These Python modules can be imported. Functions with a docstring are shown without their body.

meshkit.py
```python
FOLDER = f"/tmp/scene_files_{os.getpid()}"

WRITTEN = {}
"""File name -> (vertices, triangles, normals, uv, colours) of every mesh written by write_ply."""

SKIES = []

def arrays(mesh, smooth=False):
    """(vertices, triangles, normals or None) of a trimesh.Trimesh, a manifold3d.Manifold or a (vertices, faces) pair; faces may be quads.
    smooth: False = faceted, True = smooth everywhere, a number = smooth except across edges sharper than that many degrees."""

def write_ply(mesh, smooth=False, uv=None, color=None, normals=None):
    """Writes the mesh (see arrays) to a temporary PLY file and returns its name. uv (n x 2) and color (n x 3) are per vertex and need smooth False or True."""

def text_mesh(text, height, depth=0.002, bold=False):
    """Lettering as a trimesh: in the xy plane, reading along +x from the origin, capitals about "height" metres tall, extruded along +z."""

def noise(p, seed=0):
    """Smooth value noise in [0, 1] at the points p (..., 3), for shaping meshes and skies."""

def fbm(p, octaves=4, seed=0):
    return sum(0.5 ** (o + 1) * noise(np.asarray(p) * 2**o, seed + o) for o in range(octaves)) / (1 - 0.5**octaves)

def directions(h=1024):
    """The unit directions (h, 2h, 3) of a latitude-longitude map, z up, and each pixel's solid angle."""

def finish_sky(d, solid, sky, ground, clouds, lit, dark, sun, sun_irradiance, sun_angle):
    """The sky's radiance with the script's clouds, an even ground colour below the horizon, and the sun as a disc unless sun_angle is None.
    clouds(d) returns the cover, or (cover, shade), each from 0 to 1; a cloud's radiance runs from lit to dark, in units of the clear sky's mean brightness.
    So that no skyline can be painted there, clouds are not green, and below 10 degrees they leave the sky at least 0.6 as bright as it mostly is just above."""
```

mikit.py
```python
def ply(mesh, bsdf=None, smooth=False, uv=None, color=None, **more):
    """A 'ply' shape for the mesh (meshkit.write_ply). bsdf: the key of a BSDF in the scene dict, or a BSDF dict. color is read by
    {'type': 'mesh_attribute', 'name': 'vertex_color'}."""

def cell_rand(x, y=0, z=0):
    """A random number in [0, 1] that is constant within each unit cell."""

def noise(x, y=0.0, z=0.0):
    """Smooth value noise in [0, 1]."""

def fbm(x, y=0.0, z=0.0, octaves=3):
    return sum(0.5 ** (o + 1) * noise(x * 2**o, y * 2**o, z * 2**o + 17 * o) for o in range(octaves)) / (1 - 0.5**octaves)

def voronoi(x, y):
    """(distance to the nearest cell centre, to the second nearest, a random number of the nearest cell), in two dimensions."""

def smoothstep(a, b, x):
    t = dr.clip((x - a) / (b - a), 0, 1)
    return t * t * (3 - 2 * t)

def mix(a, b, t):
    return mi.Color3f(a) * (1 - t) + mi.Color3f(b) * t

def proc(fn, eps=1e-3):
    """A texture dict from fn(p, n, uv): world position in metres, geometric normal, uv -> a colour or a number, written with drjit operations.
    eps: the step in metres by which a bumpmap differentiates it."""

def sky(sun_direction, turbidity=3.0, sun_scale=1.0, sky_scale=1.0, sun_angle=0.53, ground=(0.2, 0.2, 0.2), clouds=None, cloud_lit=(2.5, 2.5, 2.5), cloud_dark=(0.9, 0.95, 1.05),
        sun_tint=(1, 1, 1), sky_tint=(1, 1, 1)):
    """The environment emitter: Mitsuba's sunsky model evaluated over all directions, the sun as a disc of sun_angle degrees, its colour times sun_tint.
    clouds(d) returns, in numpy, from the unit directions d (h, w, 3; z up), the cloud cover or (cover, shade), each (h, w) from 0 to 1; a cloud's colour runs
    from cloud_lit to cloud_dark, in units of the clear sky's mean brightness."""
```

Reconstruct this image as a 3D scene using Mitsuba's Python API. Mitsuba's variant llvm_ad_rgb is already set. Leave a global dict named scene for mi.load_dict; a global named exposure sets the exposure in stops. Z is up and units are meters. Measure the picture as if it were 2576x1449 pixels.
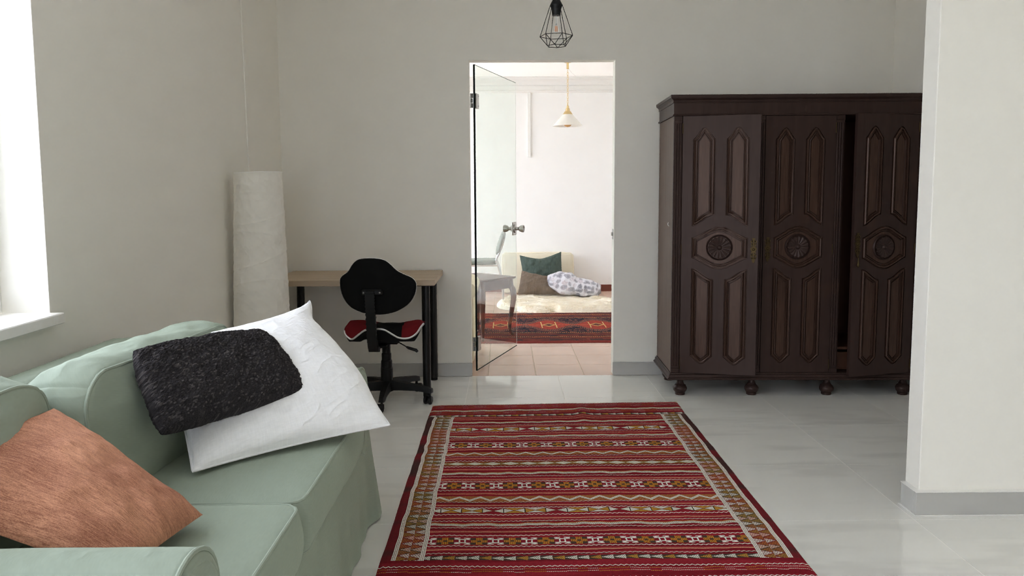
import math, random
import numpy as np, trimesh, mitsuba as mi, drjit as dr
import manifold3d as m3
from shapely.geometry import Polygon, box as sbox, Point
from shapely.ops import unary_union
import mikit, meshkit
from mikit import noise, fbm, voronoi, cell_rand, smoothstep, mix

random.seed(7)
RNG = np.random.default_rng(11)
T = mi.ScalarTransform4f
scene, labels = {}, {}
rad = math.radians

# ------------------------------------------------------------------ camera, sky, exposure
exposure = 0.0
EYE = np.array([0, 0, 1.2504])
_yaw, _pitch, _roll = .0081, .0942, -.0052
_fw = np.array([math.sin(_yaw) * math.cos(_pitch), math.cos(_yaw) * math.cos(_pitch), -math.sin(_pitch)])
_rt = np.array([math.cos(_yaw), -math.sin(_yaw), 0])
_up = np.cross(_rt, _fw)
_r2, _u2 = math.cos(_roll) * _rt + math.sin(_roll) * _up, -math.sin(_roll) * _rt + math.cos(_roll) * _up
_M = np.eye(4)
_M[:3, 0], _M[:3, 1], _M[:3, 2], _M[:3, 3] = -_r2, _u2, _fw, EYE
scene['camera'] = {'type': 'perspective', 'fov': math.degrees(2 * math.atan(1288 / 1947.04)), 'fov_axis': 'x', 'near_clip': .05, 'far_clip': 500.,
                   'principal_point_offset_y': 56.3 / 1449, 'to_world': T(_M.tolist())}
scene['sky'] = mikit.sky((-.6, -.3, .75), turbidity=4, sun_scale=0.0, sky_scale=1.0, ground=(.80, .78, .72),
                         clouds=lambda d: np.ones(d.shape[:2]) * .92, cloud_lit=(.955, 1.01, 1.115))
SKY_STOPS = 5.3
exposure = SKY_STOPS

# ------------------------------------------------------------------ helpers
def number(base):
    if base not in scene and base not in labels and not any(k.startswith(base + '__') for k in scene):
        return base
    i = 1
    while f'{base}_{i:03d}' in scene or f'{base}_{i:03d}' in labels:
        i += 1
    return f'{base}_{i:03d}'

def tag(key, label=None, cat=None, group=None, kind=None):
    labels[key] = {k: v for k, v in (('label', label), ('category', cat), ('group', group), ('kind', kind)) if v}
    return key

def thing(name, label, cat, group=None):
    return tag(number(name), label, cat, group)

def put(name, mesh, mat, parent=None, smooth=35, uv=None, color=None, label=None, cat=None, group=None, kind=None, tw=None):
    key = number(f'{parent}__{name}' if parent else name)
    d = mikit.ply(mesh, mat, smooth, uv=uv, color=color) if not isinstance(mesh, dict) else dict(mesh)
    if tw is not None:
        d['to_world'] = T(np.asarray(tw).tolist())
    scene[key] = d
    if label or cat or group or kind:
        tag(key, label, cat, group, kind)
    return key

def struct(name, mesh, mat, label=None, **k):
    return put(name, mesh, mat, kind='structure', label=label, **k)

def tm(v, f):
    return trimesh.Trimesh(np.asarray(v, float), np.asarray(f), process=False)

def cat(ms):
    return trimesh.util.concatenate([m for m in ms if m is not None])

def box(x0, x1, y0, y1, z0, z1, b=0.0):
    if b <= 0:
        m = trimesh.creation.box((x1 - x0, y1 - y0, z1 - z0))
        m.apply_translation(((x0 + x1) / 2, (y0 + y1) / 2, (z0 + z1) / 2))
        return m
    c = np.array([(x0 + x1) / 2, (y0 + y1) / 2, (z0 + z1) / 2])
    h = np.array([x1 - x0, y1 - y0, z1 - z0]) / 2
    b = min(b, h.min() * .9)
    pts = []
    for s in np.ndindex(2, 2, 2):
        s = np.array(s) * 2 - 1
        for k in range(3):
            q = h - b
            q[k] = h[k]
            pts.append(c + s * q)
    return trimesh.convex.convex_hull(np.array(pts))

def frame_axes(d):
    d = np.asarray(d, float) / np.linalg.norm(d)
    a = np.cross(d, [0, 0, 1] if abs(d[2]) < .9 else [1, 0, 0])
    a /= np.linalg.norm(a)
    return a, np.cross(d, a)

def tube(pts, r, n=10, closed=False):
    p = np.asarray(pts, float)
    k = len(p)
    r = np.broadcast_to(np.asarray(r, float), (k,))
    t = np.roll(p, -1, 0) - np.roll(p, 1, 0) if closed else np.gradient(p, axis=0)
    t /= np.linalg.norm(t, axis=1, keepdims=True) + 1e-12
    a0, _ = frame_axes(t[0])
    A = []
    a = a0
    for i in range(k):
        a = a - t[i] * (a @ t[i])
        a /= np.linalg.norm(a) + 1e-12
        A.append(a)
    A = np.array(A)
    B = np.cross(t, A)
    if closed:  # spread the twist
        pass
    th = np.arange(n) * 2 * np.pi / n
    v = p[:, None] + r[:, None, None] * (np.cos(th)[None, :, None] * A[:, None] + np.sin(th)[None, :, None] * B[:, None])
    v = v.reshape(-1, 3)
    f = []
    for i in range(k if closed else k - 1):
        j = (i + 1) % k
        sh = 0
        if closed and i == k - 1:  # match the seam
            d = np.linalg.norm(v[j * n:(j + 1) * n] - v[i * n], axis=1)
            sh = int(np.argmin(d))
        for q in range(n):
            a_, b_ = i * n + q, i * n + (q + 1) % n
            c_, d_ = j * n + (q + 1 + sh) % n, j * n + (q + sh) % n
            f += [[a_, b_, c_], [a_, c_, d_]]
    if not closed:
        v = np.vstack([v, p[0], p[-1]])
        c0, c1 = len(v) - 2, len(v) - 1
        for q in range(n):
            f += [[c0, (q + 1) % n, q], [c1, (k - 1) * n + q, (k - 1) * n + (q + 1) % n]]
    return tm(v, f)

def cyl(p0, p1, r0, r1=None, n=20):
    return tube([p0, p1], [r0, r0 if r1 is None else r1], n)

def lathe(prof, n=28, at=(0, 0, 0), axis=(0, 0, 1)):
    """prof: (r, h) rows along axis."""
    pr = np.asarray(prof, float)
    ax = np.asarray(axis, float) / np.linalg.norm(axis)
    a, b = frame_axes(ax)
    th = np.arange(n) * 2 * np.pi / n
    ring = np.cos(th)[:, None] * a + np.sin(th)[:, None] * b
    v = (np.asarray(at, float) + pr[:, 1][:, None, None] * ax + pr[:, 0][:, None, None] * ring[None]).reshape(-1, 3)
    f = []
    for i in range(len(pr) - 1):
        for q in range(n):
            a_, b_, c_, d_ = i * n + q, i * n + (q + 1) % n, (i + 1) * n + (q + 1) % n, (i + 1) * n + q
            f += [[a_, b_, c_], [a_, c_, d_]]
    return tm(v, f)

def sphere(c, r, sub=2):
    m = trimesh.creation.icosphere(subdivisions=sub, radius=1.0)
    m.vertices = m.vertices * np.asarray(r) + np.asarray(c)
    return m

def extrude(poly, h):
    polys = list(getattr(poly, 'geoms', [poly]))
    return cat([trimesh.creation.extrude_polygon(p, h, engine='earcut') for p in polys if p.area > 1e-9])

def xf(m, M):
    m = m.copy()
    m.apply_transform(np.asarray(M, float))
    return m

def mat4(x=(1, 0, 0), y=(0, 1, 0), z=(0, 0, 1), o=(0, 0, 0)):
    M = np.eye(4)
    M[:3, 0], M[:3, 1], M[:3, 2], M[:3, 3] = x, y, z, o
    return M

def rotz(deg, o=(0, 0, 0)):
    c, s = math.cos(rad(deg)), math.sin(rad(deg))
    return mat4((c, s, 0), (-s, c, 0), (0, 0, 1), o)

def grid_faces(n, m, off=0):
    i, j = np.meshgrid(np.arange(n - 1), np.arange(m - 1), indexing='ij')
    a = i * m + j + off
    q = np.stack([a, a + m, a + m + 1, a + 1], -1).reshape(-1, 4)
    return np.vstack([q[:, [0, 1, 2]], q[:, [0, 2, 3]]])

def catmull(pts, n=10, closed=False):
    p = np.asarray(pts, float)
    if closed:
        p = np.vstack([p[-1], p, p[:2]])
    else:
        p = np.vstack([2 * p[0] - p[1], p, 2 * p[-1] - p[-2]])
    out = []
    for i in range(1, len(p) - 2):
        for t in np.linspace(0, 1, n, endpoint=False):
            a, b, c, d = p[i - 1], p[i], p[i + 1], p[i + 2]
            out.append(.5 * (2 * b + (c - a) * t + (2 * a - 5 * b + 4 * c - d) * t * t + (3 * b - a - 3 * c + d) * t ** 3))
    if not closed:
        out.append(p[-2])
    return np.array(out)

# ------------------------------------------------------------------ materials
def principled(color, rough=.6, spec=.5, metallic=0., bump=None, bscale=.001, eps=1e-3, **k):
    c = color if isinstance(color, dict) else {'type': 'rgb', 'value': list(color)}
    r = rough if isinstance(rough, dict) else float(rough)
    b = {'type': 'principled', 'base_color': c, 'roughness': r, 'specular': spec, 'metallic': metallic, **k}
    if bump is not None:
        b = {'type': 'bumpmap', 'arbitrary': mikit.proc(bump, eps), 'scale': bscale, 'bsdf': b}
    return {'type': 'twosided', 'bsdf': b}

def mat(key, *a, **k):
    scene[key] = principled(*a, **k)
    return key

def P(fn, eps=1e-3):
    return mikit.proc(fn, eps)

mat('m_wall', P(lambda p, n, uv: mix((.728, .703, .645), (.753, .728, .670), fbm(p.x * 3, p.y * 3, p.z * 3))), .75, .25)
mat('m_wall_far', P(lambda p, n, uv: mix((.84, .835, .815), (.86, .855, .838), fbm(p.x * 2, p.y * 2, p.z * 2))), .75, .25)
mat('m_ceiling', (.87, .86, .83), .85, .2)

def floor_col(p, n, uv):
    a = fbm(p.x * 1.3, p.y * 3.2, 3.1, 4)
    streak = smoothstep(.50, .70, fbm(p.x * 2.2 + 7, p.y * 9.0, 1.7, 4))
    cell = cell_rand(dr.floor((p.x - .3524) / .6), dr.floor((p.y - 2.8363) / .6))
    c = mix((.625, .615, .58), (.69, .68, .645), a)
    c = mix(c, (.54, .53, .50), streak * .6)
    return c * (0.975 + .05 * cell)
mat('m_tile', P(floor_col), .07, .5)
mat('m_grout', (.76, .74, .70), .7, .3)
mat('m_skirt', P(lambda p, n, uv: mix((.36, .352, .335), (.43, .42, .40), fbm((p.x + p.y) * 4, p.z * 9, 2.0))), .22, .5)
mat('m_caulk', (.68, .67, .64), .6, .3)

def terra(p, n, uv):
    c = cell_rand(dr.floor((p.x + .1285) / .3311), dr.floor((p.y - 5.2101) / .3311))
    a = mix((.455, .315, .245), (.52, .365, .29), fbm(p.x * 5, p.y * 5, 4.0))
    return a * (.92 + .16 * c)
mat('m_terra', P(terra), .3, .5)
mat('m_terra_grout', (.52, .43, .35), .8, .3)
mat('m_terra_skirt', (.15, .035, .02), .35, .5)
mat('m_white_paint', (.78, .77, .74), .4, .4)
mat('m_marble', P(lambda p, n, uv: mix((.66, .63, .58), (.74, .73, .71), smoothstep(.35, .65, fbm(p.y * 5 + fbm(p.x * 9, p.y * 9) * 1.5, p.x * 7, p.z * 5, 4)))), .25, .5)
mat('m_frame', (.72, .72, .70), .4, .4)
scene['m_pane'] = {'type': 'thindielectric', 'int_ior': 1.5}
mat('m_steel', (.42, .41, .39), .28, .5, 1.0)
mat('m_steel_dark', (.20, .20, .19), .35, .5, 1.0)
mat('m_glass_edge_top', (.20, .23, .21), .5, .3)
mat('m_glass_edge', (.004, .008, .007), .6, .1)

def twill(p, n, uv):
    r = 1 - dr.abs(2 * fbm(p.x * 9, p.y * 7, p.z * 12, 3) - 1)
    return .5 * noise(p.x * 900, p.y * 900, p.z * 900) + .5 * noise((p.x + p.y) * 260, p.z * 700, p.y * 120) + 5 * r * r * r * r
def green(p, n, uv):
    a = fbm(p.x * 6, p.y * 6, p.z * 6)
    w = noise((p.x + p.z) * 420, p.y * 90, p.z * 60)
    return mix((.234, .276, .222), (.282, .328, .268), .6 * a + .4 * w)
mat('m_sofa', P(green), .85, .25, bump=twill, bscale=.0006, eps=4e-4, sheen=.25)
mat('m_piping', (.262, .305, .248), .8, .25)

def darkknit(p, n, uv):
    x, y = uv.x * 88, uv.y * 62
    row = dr.floor(y)
    c = cell_rand(dr.floor(x + .5 * (row - 2 * dr.floor(row / 2))), row, 5)
    f = noise(uv.x * 300, uv.y * 300, 2)
    return mix((.018, .016, .018), (.105, .093, .092), smoothstep(.72, 1.05, c) * .7 + .35 * f * f)
def knitbump(p, n, uv):
    x, y = uv.x * 88, uv.y * 62
    row = dr.floor(y)
    a = dr.abs(dr.sin((x + .5 * row) * np.pi)) * dr.abs(dr.sin(y * np.pi))
    return a * (.5 + cell_rand(dr.floor(x + .5 * row), row)) + .6 * noise(uv.x * 200, uv.y * 150)
mat('m_knit', P(darkknit), .95, .2, bump=knitbump, bscale=.004, eps=1e-3)

def orange(p, n, uv):
    a = fbm(uv.x * 5, uv.y * 5, 1.0, 4)
    s = noise(uv.x * 420, uv.y * 30, 3.0)
    g = noise(uv.x * 500, uv.y * 260, 5.0)
    return mix((.19, .062, .035), (.575, .285, .175), smoothstep(.1, .9, .42 * a + .30 * s + .28 * g))
mat('m_orange', P(orange), .8, .25, bump=lambda p, n, uv: noise(uv.x * 420, uv.y * 60, 3.), bscale=.0012, sheen=.4)
def linen_bump(p, n, uv):
    x, y = uv.x + .02 * fbm(uv.x * 8, uv.y * 8, 1., 2), uv.y + .03 * fbm(uv.x * 7, uv.y * 7, 5., 2)
    def crease(a, b, seed):
        r = 1 - dr.abs(2 * noise(a * 5, b * 30, seed) - 1)
        r2 = r * r * r * r
        return r2 * r2
    h = crease(x + .5 * y, y - .5 * x, 1.) + .7 * crease(x - .3 * y, y + .3 * x, 9.) + .5 * crease(y, x, 4.)
    return .0016 * h + .0035 * fbm(x * 6, y * 11, 3., 3) + .0002 * noise(uv.x * 300, uv.y * 300)
def linen(p, n, uv):
    return mix((.74, .74, .75), (.83, .83, .84), .5 * noise(uv.x * 40, uv.y * 320) + .5 * noise(uv.x * 320, uv.y * 40, 3))
mat('m_linen', P(linen), .85, .2, bump=linen_bump, bscale=1.0, eps=2e-3)

def wood(p, n, uv):
    a = fbm(p.x * 40, p.y * 40, p.z * 3.0, 4)
    g = noise(p.x * 420, p.y * 420, p.z * 14)
    b = fbm(p.x * 5, p.y * 5, p.z * 2.5)
    c = mix((.017, .0092, .0078), (.044, .0255, .0215), .55 * a + .2 * g + .25 * b)
    worn = smoothstep(.60, .80, fbm(p.x * 7 + 3, p.y * 7, p.z * 4.5, 3))
    return mix(c, (.055, .026, .015), worn * .35)
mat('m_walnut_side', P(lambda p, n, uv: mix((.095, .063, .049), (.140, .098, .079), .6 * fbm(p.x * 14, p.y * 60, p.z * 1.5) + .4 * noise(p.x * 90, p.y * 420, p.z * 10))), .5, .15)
mat('m_walnut_panel', P(lambda p, n, uv: mix((.022, .0105, .0075), (.064, .0345, .0245), .5 * fbm(p.x * 30, p.y * 30, p.z * 3.0) + .5 * noise(p.x * 300, p.y * 300, p.z * 14))), .33, .34, spec_tint=.4)
def woodbump(p, n, uv):
    return noise(p.x * 420, p.y * 420, p.z * 16) + .6 * noise(p.x * 90, p.y * 90, p.z * 6)
mat('m_walnut', P(wood), .38, .26, spec_tint=.35, bump=woodbump, bscale=.00035, eps=5e-4)
mat('m_walnut_in', (.06, .022, .010), .6, .4)
mat('m_brass_old', (.075, .052, .024), .45, .5, 1.0)
mat('m_brass', (.75, .58, .30), .22, .5, 1.0)
mat('m_black', (.0045, .0045, .0045), .5, .28)
mat('m_black_fabric', P(lambda p, n, uv: mix((.003, .003, .003), (.007, .007, .007), noise(p.x * 500, p.y * 500, p.z * 500))), .95, .1)
mat('m_black_metal', (.005, .005, .005), .35, .35)
mat('m_red_fabric', (.12, .005, .008), .9, .2)
mat('m_silver', (.62, .62, .61), .3, .5, .6)
def oak(p, n, uv):
    a = fbm(p.x * 2.2, p.y * 60, p.z * 60, 4)
    return mix((.33, .245, .165), (.46, .36, .26), a)
mat('m_oak', P(oak), .45, .4)
def paper(p, n, uv):
    return mix((.68, .65, .59), (.76, .73, .67), fbm(p.x * 30, p.y * 30, p.z * 30, 3))
mat('m_paper', P(paper), .9, .15, bump=lambda p, n, uv: fbm(p.x * 22 + p.z * 14, p.y * 22, p.z * 26, 4), bscale=.010)
mat('m_ivory', P(lambda p, n, uv: mix((.66, .60, .46), (.74, .68, .54), fbm(p.x * 8, p.y * 8, p.z * 8))), .9, .2)
mat('m_teal', P(lambda p, n, uv: mix((.055, .078, .066), (.085, .115, .10), noise(uv.x * 200, uv.y * 10))), .9, .2, sheen=.3)
mat('m_taupe', P(lambda p, n, uv: mix((.15, .115, .085), (.205, .16, .125), noise(uv.x * 200, uv.y * 10))), .9, .2, sheen=.3)
mat('m_fleece', P(lambda p, n, uv: mix((.80, .73, .58), (.88, .85, .77), fbm(p.x * 14, p.y * 14, p.z * 14))), .95, .1)
mat('m_vinyl', (.16, .18, .15), .4, .5)
mat('m_chrome', (.70, .70, .70), .15, .5, 1.0)
mat('m_table_wood', (.055, .024, .016), .35, .5)
scene['m_bulb'] = {'type': 'thindielectric', 'int_ior': 1.5}
mat('m_amber', (.55, .30, .12), .2, .5)
mat('m_opal', (.80, .78, .72), .3, .5)
mat('m_filament', (.70, .36, .20), .5, .4)

# ------------------------------------------------------------------ the shell of the front room
XL, YB, YF, H, HF = -1.49, 5.21, 5.31, 3.0, 2.66
XR, XRR, YR = 2.575, 3.7, -2.7     # right wall by the wardrobe, right wall of the near part, rear wall

def cut(m, *holes):
    a = m3.Manifold.cube([m[1] - m[0], m[3] - m[2], m[5] - m[4]]).translate([m[0], m[2], m[4]])
    for h in holes:
        a = a - m3.Manifold.cube([h[1] - h[0], h[3] - h[2], h[5] - h[4]]).translate([h[0], h[2], h[4]])
    q = a.to_mesh()
    return tm(q.vert_properties[:, :3], q.tri_verts)

DX0, DX1, DZ = -.236, .731, 2.12
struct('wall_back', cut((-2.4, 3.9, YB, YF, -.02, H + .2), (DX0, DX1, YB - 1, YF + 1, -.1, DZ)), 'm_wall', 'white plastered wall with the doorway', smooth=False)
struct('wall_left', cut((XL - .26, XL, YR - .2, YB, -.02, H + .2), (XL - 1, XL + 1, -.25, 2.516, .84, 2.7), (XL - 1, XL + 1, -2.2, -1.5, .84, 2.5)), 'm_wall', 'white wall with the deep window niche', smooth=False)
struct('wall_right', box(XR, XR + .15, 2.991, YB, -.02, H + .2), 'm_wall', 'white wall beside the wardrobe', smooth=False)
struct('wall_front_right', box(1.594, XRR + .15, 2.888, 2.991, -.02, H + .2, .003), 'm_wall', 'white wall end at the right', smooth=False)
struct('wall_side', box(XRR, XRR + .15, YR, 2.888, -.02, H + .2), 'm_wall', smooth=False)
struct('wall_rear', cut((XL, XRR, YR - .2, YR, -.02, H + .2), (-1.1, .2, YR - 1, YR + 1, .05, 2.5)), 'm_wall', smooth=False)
struct('ceiling', box(XL - .26, XRR + .15, YR - .2, YB, H, H + .2), 'm_ceiling', smooth=False)

def tiles(parent, base_poly, x0, y0, s, gap, mat_, top=0.0, th=.009, bev=.0012, gx=None):
    minx, miny, maxx, maxy = base_poly.bounds
    cache = {}
    gx = gx or gap
    for i in range(math.floor((minx - x0) / s), math.ceil((maxx - x0) / s)):
        for j in range(math.floor((miny - y0) / s), math.ceil((maxy - y0) / s)):
            a, b, c, d = x0 + i * s + gx / 2, x0 + (i + 1) * s - gx / 2, y0 + j * s + gap / 2, y0 + (j + 1) * s - gap / 2
            q = sbox(a, c, b, d).intersection(base_poly)
            if q.area < 4e-4 or q.geom_type != 'Polygon':
                continue
            bx = q.bounds
            rect = abs(sbox(*bx).area - q.area) < 1e-7
            if rect:
                sz = (round(bx[2] - bx[0], 5), round(bx[3] - bx[1], 5))
                if sz not in cache:
                    cache[sz] = mikit.ply(box(0, sz[0], 0, sz[1], -th, 0, bev), mat_, False)
                put('tile', cache[sz], mat_, parent, tw=mat4(o=(bx[0], bx[1], top)))
            else:
                m = extrude(q, th)
                m.apply_translation((0, 0, top - th))
                put('tile', m, mat_, parent, smooth=False)

front_poly = unary_union([sbox(XL, 2.991, XR, YB), sbox(XL, YR, 1.594, 2.991), sbox(1.594, YR, XRR, 2.888)])
gf = extrude(front_poly, .03)
gf.apply_translation((0, 0, -.0304))
struct('floor', gf, 'm_grout', 'floor of large pale grey polished tiles', smooth=False)
tiles('floor', front_poly, .3524, 2.8363, .6, .0032, 'm_tile', bev=.0003)

# skirting of tile strips
def skirting(name, segs):
    first = True
    for (x0, x1, y0, y1) in segs:
        m = box(x0, x1, y0, y1, 0.0015, .092, .0015)
        put('tile', m, 'm_skirt', name, smooth=False)
    tag(name, 'grey tile skirting', kind='structure')
def run(a, b, step=.6):
    n = max(1, round((b - a) / step))
    e = np.linspace(a, b, n + 1)
    return [(e[i] + .0006, e[i + 1] - .0006) for i in range(n)]
skirting('baseboard_back', [(a, b, YB - .012, YB - .0005) for a, b in run(XL + .013, DX0 + .004) + run(DX1 - .004, XR - .013)])
skirting('baseboard_left', [(XL + .0005, XL + .012, a, b) for a, b in run(YR + .02, YB - .013)])
skirting('baseboard_right', [(XR - .012, XR - .0005, a, b) for a, b in run(3.02, YB - .013)])
skirting('baseboard_front_right', [(a, b, 2.868, 2.8875) for a, b in ((1.575, 2.147), (2.1482, 2.748), (2.7492, 3.349))] + [(1.575, 1.5935, 2.8892, 2.985)])
struct('trim_1', cat([box(1.573, 3.35, 2.866, 2.8878, .0925, .0945), box(1.573, 1.5938, 2.8878, 2.987, .0925, .0945), box(1.568, 3.35, 2.862, 2.868, .0006, .003), box(1.568, 1.575, 2.868, 2.99, .0006, .003)]), 'm_caulk', 'white caulk line along the skirting', smooth=False)

# window in the left wall
w = number('window_1')
tag(w, 'white framed window in the deep niche above the sofa', kind='structure')
fx0, fx1 = XL - .215, XL - .155
put('window_frame', cut((fx0, fx1, -.248, 2.514, .868, 2.698), (fx0 - 1, fx1 + 1, -.19, .98, .93, 2.64), (fx0 - 1, fx1 + 1, 1.04, 1.725, .93, 2.64), (fx0 - 1, fx1 + 1, 1.785, 2.455, .93, 2.64)), 'm_frame', w, smooth=False)
for a, b in ((-.19, .98), (1.04, 1.725), (1.785, 2.455)):
    v = [[XL - .185, a, .93], [XL - .185, b, .93], [XL - .185, b, 2.64], [XL - .185, a, 2.64]]
    put('pane', tm(v, [[0, 1, 2], [0, 2, 3]]), 'm_pane', w, smooth=False)
put('window_sill', box(XL - .15, XL + .045, -.35, 2.522, .832, .867, .003), 'm_marble', w, smooth=False, label='pale marble sill')
# openings behind the camera
w = number('window_2')
tag(w, kind='structure')
put('window_frame', cut((fx0, fx1, -2.198, -1.502, .842, 2.498), (fx0 - 1, fx1 + 1, -2.14, -1.56, .9, 2.44)), 'm_frame', w, smooth=False)
w = number('door_3')
tag(w, kind='structure')
put('door_frame', cut((-1.099, .199, YR - .12, YR - .06, .051, 2.498), (-1.04, -.48, YR - 1, YR + 1, .12, 2.44), (-.42, .14, YR - 1, YR + 1, .12, 2.44)), 'm_frame', w, smooth=False)

# ------------------------------------------------------------------ far room
FXL, FXR, FYB = -2.2, 2.0, 9.72
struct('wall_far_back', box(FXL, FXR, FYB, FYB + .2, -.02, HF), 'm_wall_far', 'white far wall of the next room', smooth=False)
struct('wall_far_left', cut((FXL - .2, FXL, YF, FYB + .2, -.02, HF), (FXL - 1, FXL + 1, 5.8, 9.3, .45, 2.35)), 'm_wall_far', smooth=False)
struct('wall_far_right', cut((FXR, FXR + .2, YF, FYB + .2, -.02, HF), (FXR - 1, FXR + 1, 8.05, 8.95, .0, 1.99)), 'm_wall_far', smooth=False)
struct('ceiling_far', box(FXL - .2, FXR + .2, YF, FYB + .2, HF, HF + .2), 'm_ceiling', smooth=False)
far_poly = unary_union([sbox(FXL, YF, FXR, FYB), sbox(DX0, YB, DX1, YF + .01)])
gf = extrude(far_poly, .03)
gf.apply_translation((0, 0, -.033))
struct('floor_far', gf, 'm_terra_grout', 'floor of terracotta tiles', smooth=False)
tiles('floor_far', far_poly, -.1285, 5.2101, .3311, .0025, 'm_terra', bev=.0012, gx=.006)
struct('baseboard_far', cat([box(FXL + .012, FXR - .012, FYB - .012, FYB - .0005, 0.0005, .085, .002), box(FXR - .012, FXR - .0005, YF + .02, 8.0, .0005, .085, .002), box(FXR - .012, FXR - .0005, 9.0, FYB - .013, .0005, .085, .002)]), 'm_terra_skirt', 'dark red skirting of the far wall', smooth=False)

def sweep_profile_x(prof, x0, x1):
    """prof: polygon in (y, z) swept along x."""
    m = extrude(Polygon(prof), x1 - x0)
    return xf(m, mat4((0, 1, 0), (0, 0, 1), (1, 0, 0), (x0, 0, 0)))
c0 = FYB - .0005
cor = [(c0, HF - .001), (c0 - .10, HF - .001), (c0 - .10, HF - .012), (c0 - .085, HF - .018)] + [(c0 - .085 + .065 * math.sin(a), HF - .018 - .065 * (1 - math.cos(a))) for a in np.linspace(.1, 1.5, 8)] + [(c0 - .015, HF - .088), (c0 - .015, HF - .1), (c0, HF - .1)]
struct('trim_2', sweep_profile_x(cor, FXL + .001, FXR - .001), 'm_white_paint', 'white cornice moulding', smooth=25)
struct('trim_3', cat([box(a, b, c0 - .012, c0, HF - .155, HF - .101, .001) for a, b in ((FXL + .001, -.7), (-.698, .612), (.614, FXR - .001))]), 'm_white_paint', 'flat white frieze board', smooth=False)
struct('trim_4', sweep_profile_x([(c0, HF - .156), (c0 - .02, HF - .156), (c0 - .03, HF - .164), (c0 - .03, HF - .172), (c0 - .018, HF - .186), (c0, HF - .186)], FXL + .001, FXR - .001), 'm_white_paint', 'white picture rail', smooth=25)
put('cable_trunking', cat([box(.280, .318, c0 - .028, c0, 1.69, HF - .187, .002), box(.279, .319, c0 - .029, c0, 1.686, 1.692, .001)]), 'm_white_paint', smooth=False, label='white vertical cable trunking on the far wall', cat='cable trunking')
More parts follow.
